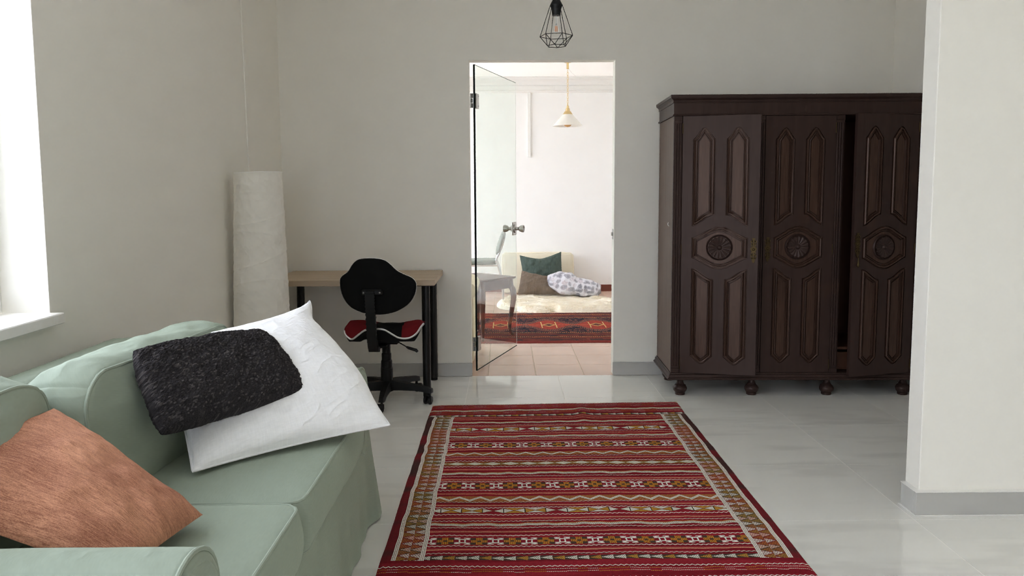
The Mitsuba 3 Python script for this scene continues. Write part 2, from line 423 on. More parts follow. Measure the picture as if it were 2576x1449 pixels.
# panelled door in the right wall of the far room (seen in the glass)
d = number('door_2')
tag(d, 'white panelled door reflected in the glass', kind='structure')
hp = [sbox(8.13, .88, 8.46, 1.88), sbox(8.54, .88, 8.87, 1.88), sbox(8.13, .12, 8.46, .76), sbox(8.54, .12, 8.87, .76)]
fr = extrude(sbox(8.055, .006, 8.945, 1.985).difference(unary_union(hp)), .04)
put('door_leaf', xf(fr, mat4((0, 1, 0), (0, 0, 1), (1, 0, 0), (FXR + .01, 0, 0))), 'm_white_paint', d, smooth=False)
for q in hp:
    a, b, c_, e = q.bounds
    put('panel', box(FXR + .022, FXR + .034, a, c_, b, e, .003), 'm_white_paint', d, smooth=False)
put('door_frame', cat([box(FXR - .02, FXR - .0005, 7.98, 8.05, .001, 2.06, .003), box(FXR - .02, FXR - .0005, 8.95, 9.02, .001, 2.06, .003), box(FXR - .02, FXR - .0005, 8.05, 8.95, 1.99, 2.06, .003)]), 'm_white_paint', d, smooth=False)

# ------------------------------------------------------------------ glass door, open into the far room
gd = number('door_1')
tag(gd, 'frameless clear glass door standing open into the next room', kind='structure')
HG, FG = np.array([-.207, 5.315]), np.array([.085, 6.20])
gdir = (FG - HG) / np.linalg.norm(FG - HG)
gl = float(np.linalg.norm(FG - HG))
GM = mat4((gdir[0], gdir[1], 0), (-gdir[1], gdir[0], 0), (0, 0, 1), (HG[0], HG[1], 0))   # local x along the door, y its thickness
scene['m_door_glass'] = {'type': 'thindielectric', 'int_ior': 1.42, 'specular_transmittance': {'type': 'rgb', 'value': [.86, .935, .885]}}
put('glass_pane', xf(tm([[.004, 0, .016], [gl, 0, .016], [gl, 0, 2.108], [.004, 0, 2.108]], [[0, 1, 2], [0, 2, 3]]), GM), 'm_door_glass', gd, smooth=False)
put('glass_edge', xf(box(0, .004, -.006, .006, .012, 2.11), GM), 'm_glass_edge', gd, smooth=False, label='dark polished glass edge')
put('glass_edge', xf(box(.004, gl, -.0022, .0022, 2.108, 2.111), GM), 'm_glass_edge_top', gd, smooth=False)
put('glass_edge', xf(box(.004, gl, -.003, .003, .012, .016), GM), 'm_glass_edge', gd, smooth=False)
put('glass_edge', xf(box(gl, gl + .0012, -.0012, .0012, .012, 2.11), GM), 'm_frame', gd, smooth=False)
for z in (.20, 1.87):
    h = put('hinge', cat([box(DX0 + .001, DX0 + .006, 5.312, 5.318, z - .045, z + .045), xf(box(.008, .062, -.012, .012, z - .05, z + .05, .002), GM)]), 'm_steel', gd, smooth=False, label='steel glass door hinge')
    put('knuckle', cat([cyl((DX0 + .012, 5.318, z - .045 + k * .031), (DX0 + .012, 5.318, z - .017 + k * .031), .008) for k in range(3)]
                       + [box(DX0 + .001, DX0 + .028, 5.316, 5.320, z - .048, z - .018), box(DX0 + .001, DX0 + .028, 5.316, 5.320, z + .018, z + .048)]), 'm_steel_dark', h)
    for sz in (-.033, .033):
        put('screw', xf(sphere((.052, -.012, z + sz), (.004, .003, .004), 1), GM), 'm_steel_dark', h)
kn = [(0, 0), (.033, 0), (.033, .006), (.028, .010), (.014, .012), (.012, .032), (.016, .036), (.024, .046), (.028, .062), (.028, .074), (.024, .076), (.022, .070), (0, .070)]
kz, kx = .965, gl - .058
lk = put('lock_plate', xf(box(kx - .05, kx + .052, -.008, .008, kz - .052, kz + .052, .008), GM), 'm_steel', gd, smooth=False, label='satin steel round door knob set')
for s in (-1, 1):
    put('knob', xf(lathe(kn, 28, (kx - .006, s * .008, kz), (0, s, 0)), GM), 'm_steel', lk)
put('strike_plate', cat([box(DX1 - .003, DX1 - .0005, 5.24, 5.29, .93, 1.0, .001), cyl((DX1 - .012, 5.265, .965), (DX1 - .001, 5.265, .965), .011)]), 'm_steel', smooth=25, label='small steel strike plate on the right door jamb', cat='strike plate')

# ------------------------------------------------------------------ soft shapes
def boxcushion(w, h, t, r=.02, rc=.06, crown=.03, side=.012, n=26, wr=.004, seed=0, crown_back=None):
    """x, y the big faces' sides, z the thickness. Returns (mesh, function giving the seam at z = +-t/2)."""
    hx, hy, hz = w / 2, h / 2, t / 2
    def shape(p):
        p = np.array(p, float)
        inner = np.array([hx - r, hy - r, hz - r])
        q = np.clip(p, -inner, inner)
        d = p - q
        L = np.linalg.norm(d, axis=1, keepdims=True)
        m = np.abs(d).max(1, keepdims=True)
        p2 = q + np.where(L > 1e-9, d / np.maximum(L, 1e-9) * m, 0)
        ii = np.array([hx - rc, hy - rc])
        qx = np.clip(p2[:, :2], -ii, ii)
        dd = p2[:, :2] - qx
        LL = np.linalg.norm(dd, axis=1, keepdims=True)
        mm = np.abs(dd).max(1, keepdims=True)
        p2[:, :2] = qx + np.where(LL > 1e-9, dd / np.maximum(LL, 1e-9) * mm, 0)
        u, v, s = p2[:, 0] / hx, p2[:, 1] / hy, np.clip(p2[:, 2] / hz, -1, 1)
        c = np.where(s > 0, crown, crown if crown_back is None else crown_back)
        p2[:, 2] += np.sign(s) * np.abs(s) ** 2 * c * np.clip((1 - np.abs(u) ** 2.6) * (1 - np.abs(v) ** 2.6), 0, 1)
        out = side * (1 - s ** 2)
        p2[:, 0] += out * np.sign(u) * np.clip(np.abs(u), 0, 1) ** 4 * (1 - v ** 4 * .5)
        p2[:, 1] += out * np.sign(v) * np.clip(np.abs(v), 0, 1) ** 4 * (1 - u ** 4 * .5)
        nn = meshkit.fbm(p2 * np.array([7, 5, 9]) + 31 * seed, 3, seed) - .5
        p2 += nn[:, None] * wr * 2 * np.stack([u, v, s], 1)
        return p2
    vs, fs, off = [], [], 0
    a = np.linspace(-1, 1, n)
    a = np.sign(a) * (1 - (1 - np.abs(a)) ** 1.25)
    A, B = np.meshgrid(a, a, indexing='ij')
    for k in range(3):
        for s in (-1, 1):
            p = np.zeros((n * n, 3))
            p[:, k] = s
            p[:, (k + 1) % 3], p[:, (k + 2) % 3] = A.ravel(), B.ravel()
            f = grid_faces(n, n, off)
            fs.append(f if s > 0 else f[:, ::-1])
            vs.append(p * [hx, hy, hz])
            off += n * n
    m = trimesh.Trimesh(shape(np.vstack(vs)), np.vstack(fs), process=False)
    m.merge_vertices(digits_vertex=6)
    def seam(s, k=28):
        e = np.linspace(-1, 1, k, endpoint=False)
        o = np.ones(k)
        P_ = np.vstack([np.stack([e, -o], 1), np.stack([o, e], 1), np.stack([-e, o], 1), np.stack([-o, -e], 1)])
        return shape(np.column_stack([P_[:, 0] * hx, P_[:, 1] * hy, np.full(len(P_), s * hz)]))
    return m, seam

def pillow(c, thick, n=70, ear=.07, wr=.006, seed=0, back=.8, zmin=None, sag=None, power=.5, wscale=(5, 5), rk=0., hf=0.):
    """c: corners p00, p10, p11, p01; bulges along (p10-p00) x (p01-p00)."""
    c = np.asarray(c, float)
    u = np.linspace(-1, 1, n)
    U, V = [q.ravel() for q in np.meshgrid(u, u, indexing='ij')]
    x = U * (1 - ear * (1 - V ** 2) * np.abs(U) ** 1.5)
    y = V * (1 - ear * (1 - U ** 2) * np.abs(V) ** 1.5)
    x, y = x * np.sqrt(1 - rk * y ** 4), y * np.sqrt(1 - rk * x ** 4)
    s, t = (x + 1) / 2, (y + 1) / 2
    base = ((1 - s) * (1 - t))[:, None] * c[0] + (s * (1 - t))[:, None] * c[1] + (s * t)[:, None] * c[2] + ((1 - s) * t)[:, None] * c[3]
    N = np.cross(c[2] - c[0], c[3] - c[1])
    N /= np.linalg.norm(N)
    prof = np.clip((1 - U ** 2) * (1 - V ** 2), 0, 1) ** power
    edge = np.clip(prof * 3, 0, 1)
    vs, fs = [], []
    for side, amt in ((1, 1.0), (-1, back)):
        q = np.stack([U * wscale[0], V * wscale[1], np.full_like(U, 3.3 * side)], 1)
        wrk = (meshkit.fbm(q + seed * 13.1, 4, seed) - .5) * 2 * wr
        d = prof * thick * amt + edge * wrk
        if hf:
            d = d + hf * np.clip(prof * 5, 0, 1) * (meshkit.noise(np.stack([U * 60, V * 42, U * 0 + side], 1), 3) - .3)
        P_ = base + side * d[:, None] * N
        if sag is not None:
            P_ = P_ + sag(U, V)
        if zmin is not None:
            zm = zmin(P_) if callable(zmin) else zmin
            P_[:, 2] = np.maximum(P_[:, 2], zm)
        f = grid_faces(n, n, len(vs) * n * n)
        vs.append(P_)
        fs.append(f if side > 0 else f[:, ::-1])
    m = tm(np.vstack(vs), np.vstack(fs))
    uv = np.column_stack([np.tile((U + 1) / 2, 2), np.tile((V + 1) / 2, 2)])
    rim = np.concatenate([np.arange(n) * n, (n - 1) * n + np.arange(n), (np.arange(n) * n + n - 1)[::-1], np.arange(n)[::-1]])
    return m, uv, vs[0][rim]

# ------------------------------------------------------------------ sofa
so = thing('sofa', 'sage green slipcovered two-seat sofa with piped cushions below the window', 'sofa')
YA0, YA1, YB0, YB1, SX0, SX1 = 1.13, 1.365, 2.645, 2.895, -1.445, -.524
def body():
    ys = [SX0, SX1]
    m = box(-1.42, -.56, YA0 + .03, YB1 - .03, .05, .345, .02)
    return m
put('base', body(), 'm_sofa', so, smooth=False)
bk, _ = boxcushion(1.68, .62, .17, r=.05, rc=.08, crown=.012, side=.006, wr=.003, seed=3)
put('back_frame', xf(bk, mat4((0, 1, 0), (-.06, 0, .998), (.998, 0, .06), (-1.36, 2.01, .422))), 'm_sofa', so, smooth=50)

def arm_profile(y0, y1, top, k=14):
    c, r = (y0 + y1) / 2, (y1 - y0) / 2
    pts = [(y0 + .02, .03), (y0 + .012, top - r * 1.9)]
    pts += [(c - r * math.cos(a), top - r * .92 + r * .92 * math.sin(a)) for a in np.linspace(-.35, math.pi + .35, k * 2)]
    pts += [(y1 - .012, top - r * 1.9), (y1 - .02, .03)]
    q = np.array(pts)
    d = np.r_[0, np.cumsum(np.linalg.norm(np.diff(q, axis=0), axis=1))]
    s = np.linspace(0, d[-1], 60)
    return np.stack([np.interp(s, d, q[:, 0]), np.interp(s, d, q[:, 1])], 1)
def arm(y0, y1, top, seed):
    pr = arm_profile(y0, y1, top)
    c = np.array([(y0 + y1) / 2, top * .55])
    xs = list(np.linspace(SX0, SX1 - .02, 24)) + [SX1 - .012, SX1 - .005, SX1 - .001, SX1]
    ins = [0] * 24 + [.002, .007, .014, .024]
    rows = []
    for x, i in zip(xs, ins):
        d = pr - c
        L = np.linalg.norm(d, axis=1, keepdims=True)
        q = c + d * (1 - i / L)
        nn = meshkit.fbm(np.column_stack([np.full(len(q), x * 6), q * 6]) + seed, 3, seed) - .5
        q = q + d / L * nn[:, None] * .010
        rows.append(np.column_stack([np.full(len(q), x), q]))
    n, k = len(rows), len(pr)
    v = np.vstack(rows)
    f = list(grid_faces(n, k))
    for row in (0, n - 1):
        v = np.vstack([v, [xs[row], c[0], c[1]]])
        ci = len(v) - 1
        for j in range(k):
            a, b = row * k + j, row * k + (j + 1) % k
            f.append([ci, a, b] if row else [ci, b, a])
    return tm(v, f), rows[-4] + np.array([.004, 0, 0])
for (y0, y1, tp, sd) in ((YA0, YA1, .650, 1), (YB0, YB1, .618, 5)):
    m, rim = arm(y0, y1, tp, sd)
    a = put('arm', m, 'm_sofa', so, smooth=50)
    put('piping', tube(rim, .0048, 8), 'm_piping', a)
# skirt: loose cloth around the front and the two ends
def skirt():
    path, nrm = [], []
    for x in np.linspace(-1.42, -.530, 50): path.append((x, YA0 + .008)); nrm.append((0, -1))
    for y in np.linspace(YA0 + .008, YB1 - .008, 120): path.append((-.530, y)); nrm.append((1, 0))
    for x in np.linspace(-.530, -1.42, 50): path.append((x, YB1 - .008)); nrm.append((0, 1))
    path, nrm = np.array(path), np.array(nrm, float)
    k = len(path)
    s = np.r_[0, np.cumsum(np.linalg.norm(np.diff(path, axis=0), axis=1))]
    out = []
    zs = np.linspace(.36, .006, 14)
    for z in zs:
        t = (.36 - z) / .354
        wob = .0045 * np.sin(s * 17) + .004 * np.sin(s * 41 + 1) + .003 * np.sin(s * 7 + z * 9)
        near = np.minimum.reduce([np.abs(path[:, 1] - c) + np.abs(path[:, 0] + .545) for c in (YA0 + .008, YB1 - .008)])
        cor_ = np.exp(-(near / .07) ** 2)
        o = .004 + t * (.014 + wob) + t ** 1.5 * .022 * cor_
        nn = nrm.copy()
        q = path + nn * o[:, None]
        for i in np.where(near < .02)[0]:
            q[i] = path[i] + np.array([1, np.sign(path[i, 1] - 1.9)]) * o[i] * .9
        out.append(np.column_stack([q, np.full(k, z + .003 * np.sin(s * 5) * t)]))
    v = np.vstack(out)
    return tm(v, grid_faces(len(zs), k))
put('skirt', skirt(), 'm_sofa', so, smooth=50)
for (y0, y1, sd) in ((1.30, 1.83, 2), (1.836, 2.64, 4)):
    m, seam = boxcushion(.72, y1 - y0, .145, r=.012, rc=.05, crown=.022, side=.018, wr=.0035, seed=sd, crown_back=.0)
    M = mat4(o=(-.862, (y0 + y1) / 2, .4245))
    cu = put('seat_cushion', xf(m, M), 'm_sofa', so, smooth=60)
    put('piping', xf(cat([tube(seam(1), .0046, 8, True), tube(seam(-1), .0046, 8, True)]), M), 'm_piping', cu)
for (y0, y1, sd, lean, hx_, zc, yaw, th) in ((1.06, 1.77, 7, .10, -1.135, .652, .02, .17), (1.80, 2.63, 9, .06, -1.040, .634, .08, .175)):
    h = .36
    m, seam = boxcushion(y1 - y0, h, th, r=.012, rc=.09, crown=.05, side=.024, wr=.013, seed=sd, crown_back=.01, n=44)
    M = rotz(-math.degrees(yaw))
    u = np.array([-lean, 0, 1.0]); u /= np.linalg.norm(u)
    nrm = np.array([u[2], 0, -u[0]])
    M = mat4(o=(hx_, (y0 + y1) / 2, zc)) @ M @ mat4((0, 1, 0), u, nrm)
    cu = put('back_cushion', xf(m, M), 'm_sofa', so, smooth=60)
    put('piping', xf(cat([tube(seam(1), .0046, 8, True), tube(seam(-1), .0046, 8, True)]), M), 'm_piping', cu)

# cushions on the sofa
m, uv, rim = pillow([(-.72, 1.378, .545), (-.670, 1.650, .548), (-1.035, 1.740, .765), (-1.14, 1.378, .705)], .065, wr=.018, seed=2, back=.25, ear=.012, wscale=(1.6, 1.6), n=90)
k_ = put('throw_pillow', m, 'm_orange', smooth=True, uv=uv, label='rust orange chenille cushion lying near the front sofa arm', cat='cushion')
m, uv, rim = pillow([(-.82, 1.967, .530), (-.37, 2.387, .522), (-.707, 2.782, .863), (-1.106, 2.435, .80)], .10, wr=.013, seed=5, back=.25, ear=.035, wscale=(2.0, 2.6), power=.5, n=120,
                    sag=lambda U, V: np.outer(-.060 * (1 - U ** 2) ** .8 * np.clip((V + .2) / 1.2, 0, 1) ** 2, [-.469, .767, .443]) + np.outer(-.034 * np.exp(-((V - .62) / .25) ** 2) * np.clip((U + .2) / 1.2, 0, 1) ** 2 + .016 * np.exp(-((V + .3) / .35) ** 2) * np.clip(U, 0, 1) ** 2, [.73, .68, 0]))
k_ = put('throw_pillow', m, 'm_linen', smooth=True, uv=uv, label='large white linen pillow leaning at the far end of the sofa', cat='pillow')
put('hem', tube(rim[::2], .0035, 6, True), 'm_linen', k_)
m, uv, rim = pillow([(-.873, 1.903, .643), (-.600, 2.299, .654), (-.782, 2.458, .817), (-.966, 1.964, .853)], .065, wr=.010, seed=8, back=.75, ear=.0, power=.34, rk=.07, n=200, hf=.005)
k_ = put('throw_pillow', m, 'm_knit', smooth=True, uv=uv, label='charcoal chunky knit rectangular cushion on top of the white pillow', cat='cushion')

# ------------------------------------------------------------------ striped kilim
RX0, RX1, RY0, RY1 = -.435, 1.01, 2.22, 4.475
RED = (.205, .014, .022)
BANDS = [  # kind, centre (world y on the rug), half width
    ('zig', 4.452, .005), ('dash', 4.421, .0045), ('dash', 4.395, .0045), ('hatch', 4.331, .016), ('dash', 4.304, .004), ('dash', 4.280, .004), ('tri', 4.231, .017),
    ('pink', 4.189, .003), ('pink', 4.156, .003), ('hatch', 4.102, .017), ('mean', 4.055, .004), ('pink', 4.033, .003), ('hour', 3.982, .028), ('zig', 3.940, .005),
    ('pink', 3.907, .003), ('hatch', 3.860, .017), ('mean', 3.832, .004), ('pink', 3.809, .003), ('zig', 3.767, .004), ('bird', 3.725, .029), ('zig', 3.690, .004),
    ('pink', 3.659, .003), ('big', 3.599, .024), ('mean', 3.561, .004), ('pink', 3.531, .003), ('zig', 3.502, .005), ('diam', 3.466, .021), ('zig', 3.429, .005),
    ('pink', 3.390, .003), ('hatch', 3.341, .017), ('mean', 3.307, .004), ('pink', 3.269, .003), ('zig', 3.249, .004), ('bird', 3.201, .032), ('zig', 3.149, .005),
    ('pink', 3.111, .003), ('big', 3.057, .028), ('mean', 3.024, .004), ('pink', 2.989, .003), ('zig', 2.967, .004), ('hour', 2.939, .0215), ('zig', 2.901, .005),
    ('pink', 2.865, .003), ('mean', 2.843, .004), ('hatch', 2.810, .015), ('mean', 2.785, .004), ('pink', 2.749, .003), ('zig', 2.718, .004), ('bird', 2.671, .027),
    ('zig', 2.630, .004), ('pink', 2.601, .003), ('mean', 2.573, .004), ('tri', 2.540, .0155), ('zig', 2.480, .005), ('dash', 2.460, .0045), ('dash', 2.443, .0045),
    ('zig', 2.40, .005), ('hatch', 2.36, .015), ('dash', 2.32, .0045), ('dash', 2.29, .0045), ('zig', 2.26, .005)]
WHITE, OCHRE, PINK, DARK, RUST = (.56, .53, .47), (.38, .185, .035), (.52, .27, .17), (.035, .022, .018), (.30, .085, .025)

def tri01(x):
    f = x - dr.floor(x)
    return dr.abs(2 * f - 1)

def kilim(p, n, uv):
    x0, y0 = uv.x, uv.y
    y = y0 + .006 * (noise(x0 * 6, y0 * 5, 1.) - .5) + .003 * (noise(x0 * 40, y0 * 30, 2.) - .5)
    x = x0 + .004 * (noise(x0 * 12, y0 * 14, 5.) - .5)
    weave = .80 + .4 * noise(x0 * 260, y0 * 520, 3.)
    c = mix(RED, (.145, .008, .014), smoothstep(.35, .65, fbm(x0 * 2, y0 * 40, 7.)))
    hat = smoothstep(.25, .55, tri01(x / .0062))       # fine weft ribs
    alt = dr.floor(y / .006)
    rib2 = smoothstep(.2, .5, tri01(x / .0075 + .5 * (alt - 2 * dr.floor(alt / 2))))
    yy = y
    for kind, yc, h in BANDS:
        t = (yy - yc) / h
        inb = dr.abs(t) < 1
        if kind == 'pink':
            c = dr.select(inb, mi.Color3f(PINK), c)
            c = dr.select((dr.abs(t - 3.4) < .7), mi.Color3f(.30, .05, .05), c)
        elif kind == 'zig':
            q = dr.abs(yy - yc - h * .8 * (2 * tri01(x / .0185) - 1)) < .0026
            c = dr.select(q, mi.Color3f(WHITE), c)
        elif kind == 'mean':
            f = dr.floor(x / .009)
            q = dr.abs(yy - yc - h * .5 * (2 * (f - 2 * dr.floor(f / 2)) - 1)) < .0021
            c = dr.select(q, mi.Color3f(.50, .46, .40), c)
            c = dr.select((dr.abs(yy - yc + .006) < .0016) & (cell_rand(f, 3) > .4), mi.Color3f(DARK), c)
        elif kind == 'dash':
            f = dr.floor(x / .035)
            q = (dr.abs(yy - yc - .004 * (2 * cell_rand(f, dr.floor(mi.Float(yc * 50))) - 1)) < .0022 * hat)
            cc = dr.select(cell_rand(f, 9) > .65, mi.Color3f(OCHRE), mi.Color3f(.55, .48, .40))
            c = dr.select(q, cc, c)
        elif kind == 'hatch':
            wv = .55 * h * dr.sin(x / .19 * 2 * np.pi + yc * 30) * .8 + .3 * h * dr.sin(x / .07 * 6.28)
            d = (yy - yc - wv * .5) / h
            q = dr.abs(d) < .62
            cc = dr.select(rib2 > .5, mi.Color3f(.52, .49, .43), mi.Color3f(.16, .10, .07))
            c = dr.select(q, cc, c)
            c = dr.select((~q) & (d > 0) & (d < 1.05) & (hat > .5), mi.Color3f(OCHRE), c)
        elif kind == 'big':
            wv = (2 * tri01(x / .082 + yc) - 1) * .62 * h
            d = (yy - yc - wv)
            q = dr.abs(d) < h * .30
            c = dr.select(inb & (hat > .45), mi.Color3f(.30, .15, .045), c)
            c = dr.select(q, mi.Color3f(WHITE), c)
            c = dr.select(dr.abs(d) < h * .055, mi.Color3f(.22, .18, .15), c)
        elif kind == 'hour':
            f = dr.floor(x / .083 + yc)
            a = 2 * (x / .083 + yc - f) - 1
            r = f - 3 * dr.floor(f / 3)
            bow = dr.abs(t) < dr.abs(a) * .95 + .03
            cw, co = mi.Color3f(WHITE), mi.Color3f(OCHRE)
            outer = dr.select(r < .5, co, cw)
            inner = dr.select(r < .5, cw, dr.select(r < 1.5, mi.Color3f(RED), co))
            cc = dr.select(bow, outer, inner)
            cc = dr.select((dr.abs(a) > .955) & (dr.abs(t) < .9), mi.Color3f(DARK), cc)
            cc = dr.select(dr.abs(dr.abs(t) - dr.abs(a)) < .10, mi.Color3f(.16, .05, .03), cc)
            c = dr.select(inb, cc * (.75 + .25 * hat), c)
        elif kind == 'bird':
            f = dr.floor(x / .06)
            a = 2 * (x / .06 - f) - 1
            par = f - 2 * dr.floor(f / 2)
            aa, at_ = dr.abs(a), dr.abs(t)
            ring = (aa < .42) & (at_ < .60) & ~((aa < .24) & (at_ < .36))
            bar = (aa < .42) & (at_ < .2) & (aa > .14)
            wing = (dr.abs(at_ - .46 - .74 * (aa - .32)) < .13) & (aa > .28) & (aa < .97)
            wing2 = ((dr.abs(at_ - .52) < .10) & (aa > .4) & (aa < .95)) | ((dr.abs(at_ - .90) < .10) & (aa > .22) & (aa < .8))
            bird = dr.select(ring | wing | wing2 | (bar & False), mi.Color3f(.62, .60, .55), mi.Color3f(.17, .012, .02))
            plus = ((aa < .40) | (at_ < .36)) & ~((aa < .22) & (at_ < .22))
            cross = dr.select(plus, dr.select(hat > .5, mi.Color3f(.42, .20, .03), mi.Color3f(.15, .02, .015)), mi.Color3f(.055, .035, .026))
            c = dr.select(inb, dr.select(par < .5, bird, cross), c)
        elif kind == 'diam':
            f = dr.floor(x / .082)
            a = 2 * (x / .082 - f) - 1
            q = dr.abs(a) * .95 + dr.abs(t) < .95
            cc = dr.select(q, dr.select(rib2 > .35, mi.Color3f(.56, .54, .46), mi.Color3f(.25, .22, .15)), dr.select(hat > .5, mi.Color3f(.26, .13, .03), mi.Color3f(.07, .03, .02)))
            c = dr.select(inb, cc, c)
        elif kind == 'tri':
            f = dr.floor(x / .042)
            a = x / .042 - f
            q = dr.abs(t) < a
            r = f - 3 * dr.floor(f / 3)
            dot = rib2 > .3
            cc = dr.select(q & dot, dr.select(r < 1.5, mi.Color3f(.58, .56, .50), mi.Color3f(OCHRE)), mi.Color3f(.045, .03, .022))
            c = dr.select(inb, cc, c)
    # side borders between y 2.525 and 4.215
    W = RX1 - RX0
    xb = dr.minimum(x0, W - x0) + .0045 * (noise(y0 * 14, 3., x0 * .5) - .5) * 2
    inside = (y0 > 2.524) & (y0 < 4.214)
    b = (xb - .048) / .083
    tw = tri01(y0 / .094)
    left = b < .5 + .42 * (2 * tw - 1)
    k1 = dr.floor(y0 / .094)
    tooth = tri01(y0 / .047 + .5 * smoothstep(.48, .52, b))
    bb = dr.select(b < .5, b * 2, 2 - 2 * b)
    tr = tooth > bb * .9
    row = dr.floor(y0 / .0085)
    dot = (tri01(y0 / .0085) > .22) & (tri01(b * 9 + .5 * (row - 2 * dr.floor(row / 2))) > .28)
    k2 = dr.floor(y0 / .047 + .25)
    warm = dr.select(cell_rand(k2, 2) > .5, mi.Color3f(.30, .10, .03), mi.Color3f(.27, .15, .035))
    whit = dr.select(cell_rand(k2, 4) > .35, mi.Color3f(.56, .53, .48), mi.Color3f(.55, .36, .30))
    lite = dr.select((b < .5) == tr, warm, whit)
    dark = dr.select(cell_rand(k2, 6) > .5, mi.Color3f(.12, .012, .016), mi.Color3f(.05, .03, .02))
    cb = dr.select(dot, lite, dark)
    cb = dr.select(dr.abs(tooth - bb * .9) < .10, dark, cb)
    c = dr.select(inside & (xb < .135), dr.select(xb < .04, mix((.12, .012, .016), (.05, .022, .02), smoothstep(.4, .6, noise(y0 * 12, 1., 2.))), cb), c)
    for e in (.0345, .1310):
        q = inside & (dr.abs(xb - e - .0055) < .0085)
        s = dr.abs((xb - e + .003) / .0058 - dr.floor((xb - e + .003) / .0058) - .5)
        c = dr.select(q, dr.select(s < .36, mi.Color3f(.60, .56, .50), mi.Color3f(.10, .04, .035)), c)
    c = dr.select(y0 > 4.459, mi.Color3f(.46, .22, .03), c)
    return c * weave
mat('m_kilim', P(kilim), .95, .1, bump=lambda p, n, uv: noise(uv.x * 180, uv.y * 420) + .7 * noise(uv.x * 30, uv.y * 150, 2.), bscale=.0012)
def kilim_mesh():
    nx, ny = 90, 150
    u, v = np.linspace(0, RX1 - RX0, nx), np.linspace(RY0, RY1, ny)
    U, V = [q.ravel() for q in np.meshgrid(u, v, indexing='ij')]
    wx = .006 * (meshkit.fbm(np.column_stack([V * 4, V * 0, V * 0]), 3, 3) - .5) * 2
    X = RX0 + U + wx + .012 * (V - 3.3) * (U - .7) * .15
    Y = V + .038 * (U / 1.445) * np.clip((V - 3.2) / 1.2, 0, 1) + .006 * (meshkit.fbm(np.column_stack([U * 5, V * 0, V * 0 + 2]), 3, 5) - .5) * 2 - .01 * np.exp(-((U - .0) / .05) ** 2) * np.clip((V - 4.3) / .17, 0, 1)
    e = np.minimum(np.minimum(U, RX1 - RX0 - U), np.minimum(V - RY0, RY1 - V))
    th = .0055 * np.clip(e / .004, .15, 1) + .0025 * (meshkit.fbm(np.column_stack([U * 9, V * 9, U * 0]), 2, 1))
    th += .010 * np.exp(-((U - (.86 + .05 * (V - 4.2))) / .035) ** 2) * np.clip((V - 4.02) / .2, 0, 1) * np.clip((4.40 - V) / .1, 0, 1)
    top = np.column_stack([X, Y, th + .0003])
    bot = np.column_stack([X, Y, np.full_like(X, .0003)])
    f = grid_faces(nx, ny)
    idx = np.arange(nx * ny).reshape(nx, ny)
    rim = np.concatenate([idx[:, 0], idx[-1, 1:], idx[-2::-1, -1], idx[0, -2:0:-1]])
    r2 = np.roll(rim, -1)
    k = nx * ny
    sd = np.vstack([np.stack([rim, rim + k, r2], 1), np.stack([r2, rim + k, r2 + k], 1)])
    return tm(np.vstack([top, bot]), np.vstack([f, f[:, ::-1] + k, sd])), np.vstack([np.column_stack([U, V])] * 2)
m, uv = kilim_mesh()
put('kilim_rug', m, 'm_kilim', smooth=False, uv=uv, label='red striped flatwoven kilim rug on the tiled floor', cat='rug')

# ------------------------------------------------------------------ wardrobe
wd = thing('wardrobe', 'dark carved wooden three-door wardrobe on turned ball feet', 'wardrobe')
WM = rotz(-1.5, (1.005, 4.645, 0))     # local: x along the front, y into the depth, front plane y = 0
WW, WDP, WZ0, WZ1 = 1.497, .50, .148, 1.697
def wput(name, mesh, parent=wd, mt='m_walnut', smooth=30, extra=None, **k):
    return put(name, xf(mesh, WM if extra is None else WM @ extra), mt, parent, smooth=smooth, **k)
def ringloft(levels, w=WW, d=WDP):
    """levels: (z, overhang); the back stays flush."""
    v = []
    for z, o in levels:
        v += [(-o, -o, z), (w + o, -o, z), (w + o, d, z), (-o, d, z)]
    f, n = [], len(levels)
    for i in range(n - 1):
        for q in range(4):
            a, b = i * 4 + q, i * 4 + (q + 1) % 4
            f += [[a, b, b + 4], [a, b + 4, a + 4]]
    f += [[0, 2, 1], [0, 3, 2]]
    t = (n - 1) * 4
    f += [[t, t + 1, t + 2], [t, t + 2, t + 3]]
    return tm(v, f)
wput('cornice', ringloft([(1.697, 0), (1.697, .009), (1.701, .011), (1.706, .009), (1.708, .003), (1.772, .003), (1.773, .007), (1.778, .009), (1.780, .007), (1.786, .008), (1.793, .013), (1.797, .020), (1.800, .020), (1.801, .024), (1.816, .026), (1.819, .022)]), smooth=25)
wput('plinth', ringloft([(.106, .0), (.106, .020), (.112, .024), (.118, .022), (.121, .016), (.130, .013), (.138, .012), (.141, .006), (.148, .004), (.148, 0)]), smooth=25)
for x0, x1 in ((0, .018), (WW - .018, WW)):
    wput('side_panel', box(x0, x1, .018, WDP, .149, 1.6965, .001), smooth=False, mt='m_walnut_side')
wput('back_panel', box(.018, WW - .018, WDP - .012, WDP, .149, 1.6965), smooth=False, mt='m_walnut_in')
wput('partition', box(.972, .99, .03, WDP - .013, .149, 1.6965), smooth=False, mt='m_walnut_in')
wput('shelf', box(.991, WW - .019, .03, WDP - .013, .285, .300), smooth=False, mt='m_walnut_in')
wput('inner_drawer', cat([box(.992, WW - .02, .06, .08, .152, .262, .003)]), smooth=False, mt='m_walnut_in')
def stile(x0, x1):
    w = x1 - x0
    n = 3
    m = [box(x0, x1, .004, .024, .149, 1.6965)]
    g = w / (2 * n + 1)
    for i in range(n):
        a = x0 + g * (2 * i + .75)
        m.append(xf(box(0, g * 1.5, -.003, .006, .19, 1.655, .0025), mat4(o=(a, 0, 0))))
    m.append(box(x0, x1, -.001, .006, .149, .175, .001))
    m.append(box(x0, x1, -.001, .006, 1.67, 1.6965, .001))
    return cat(m)
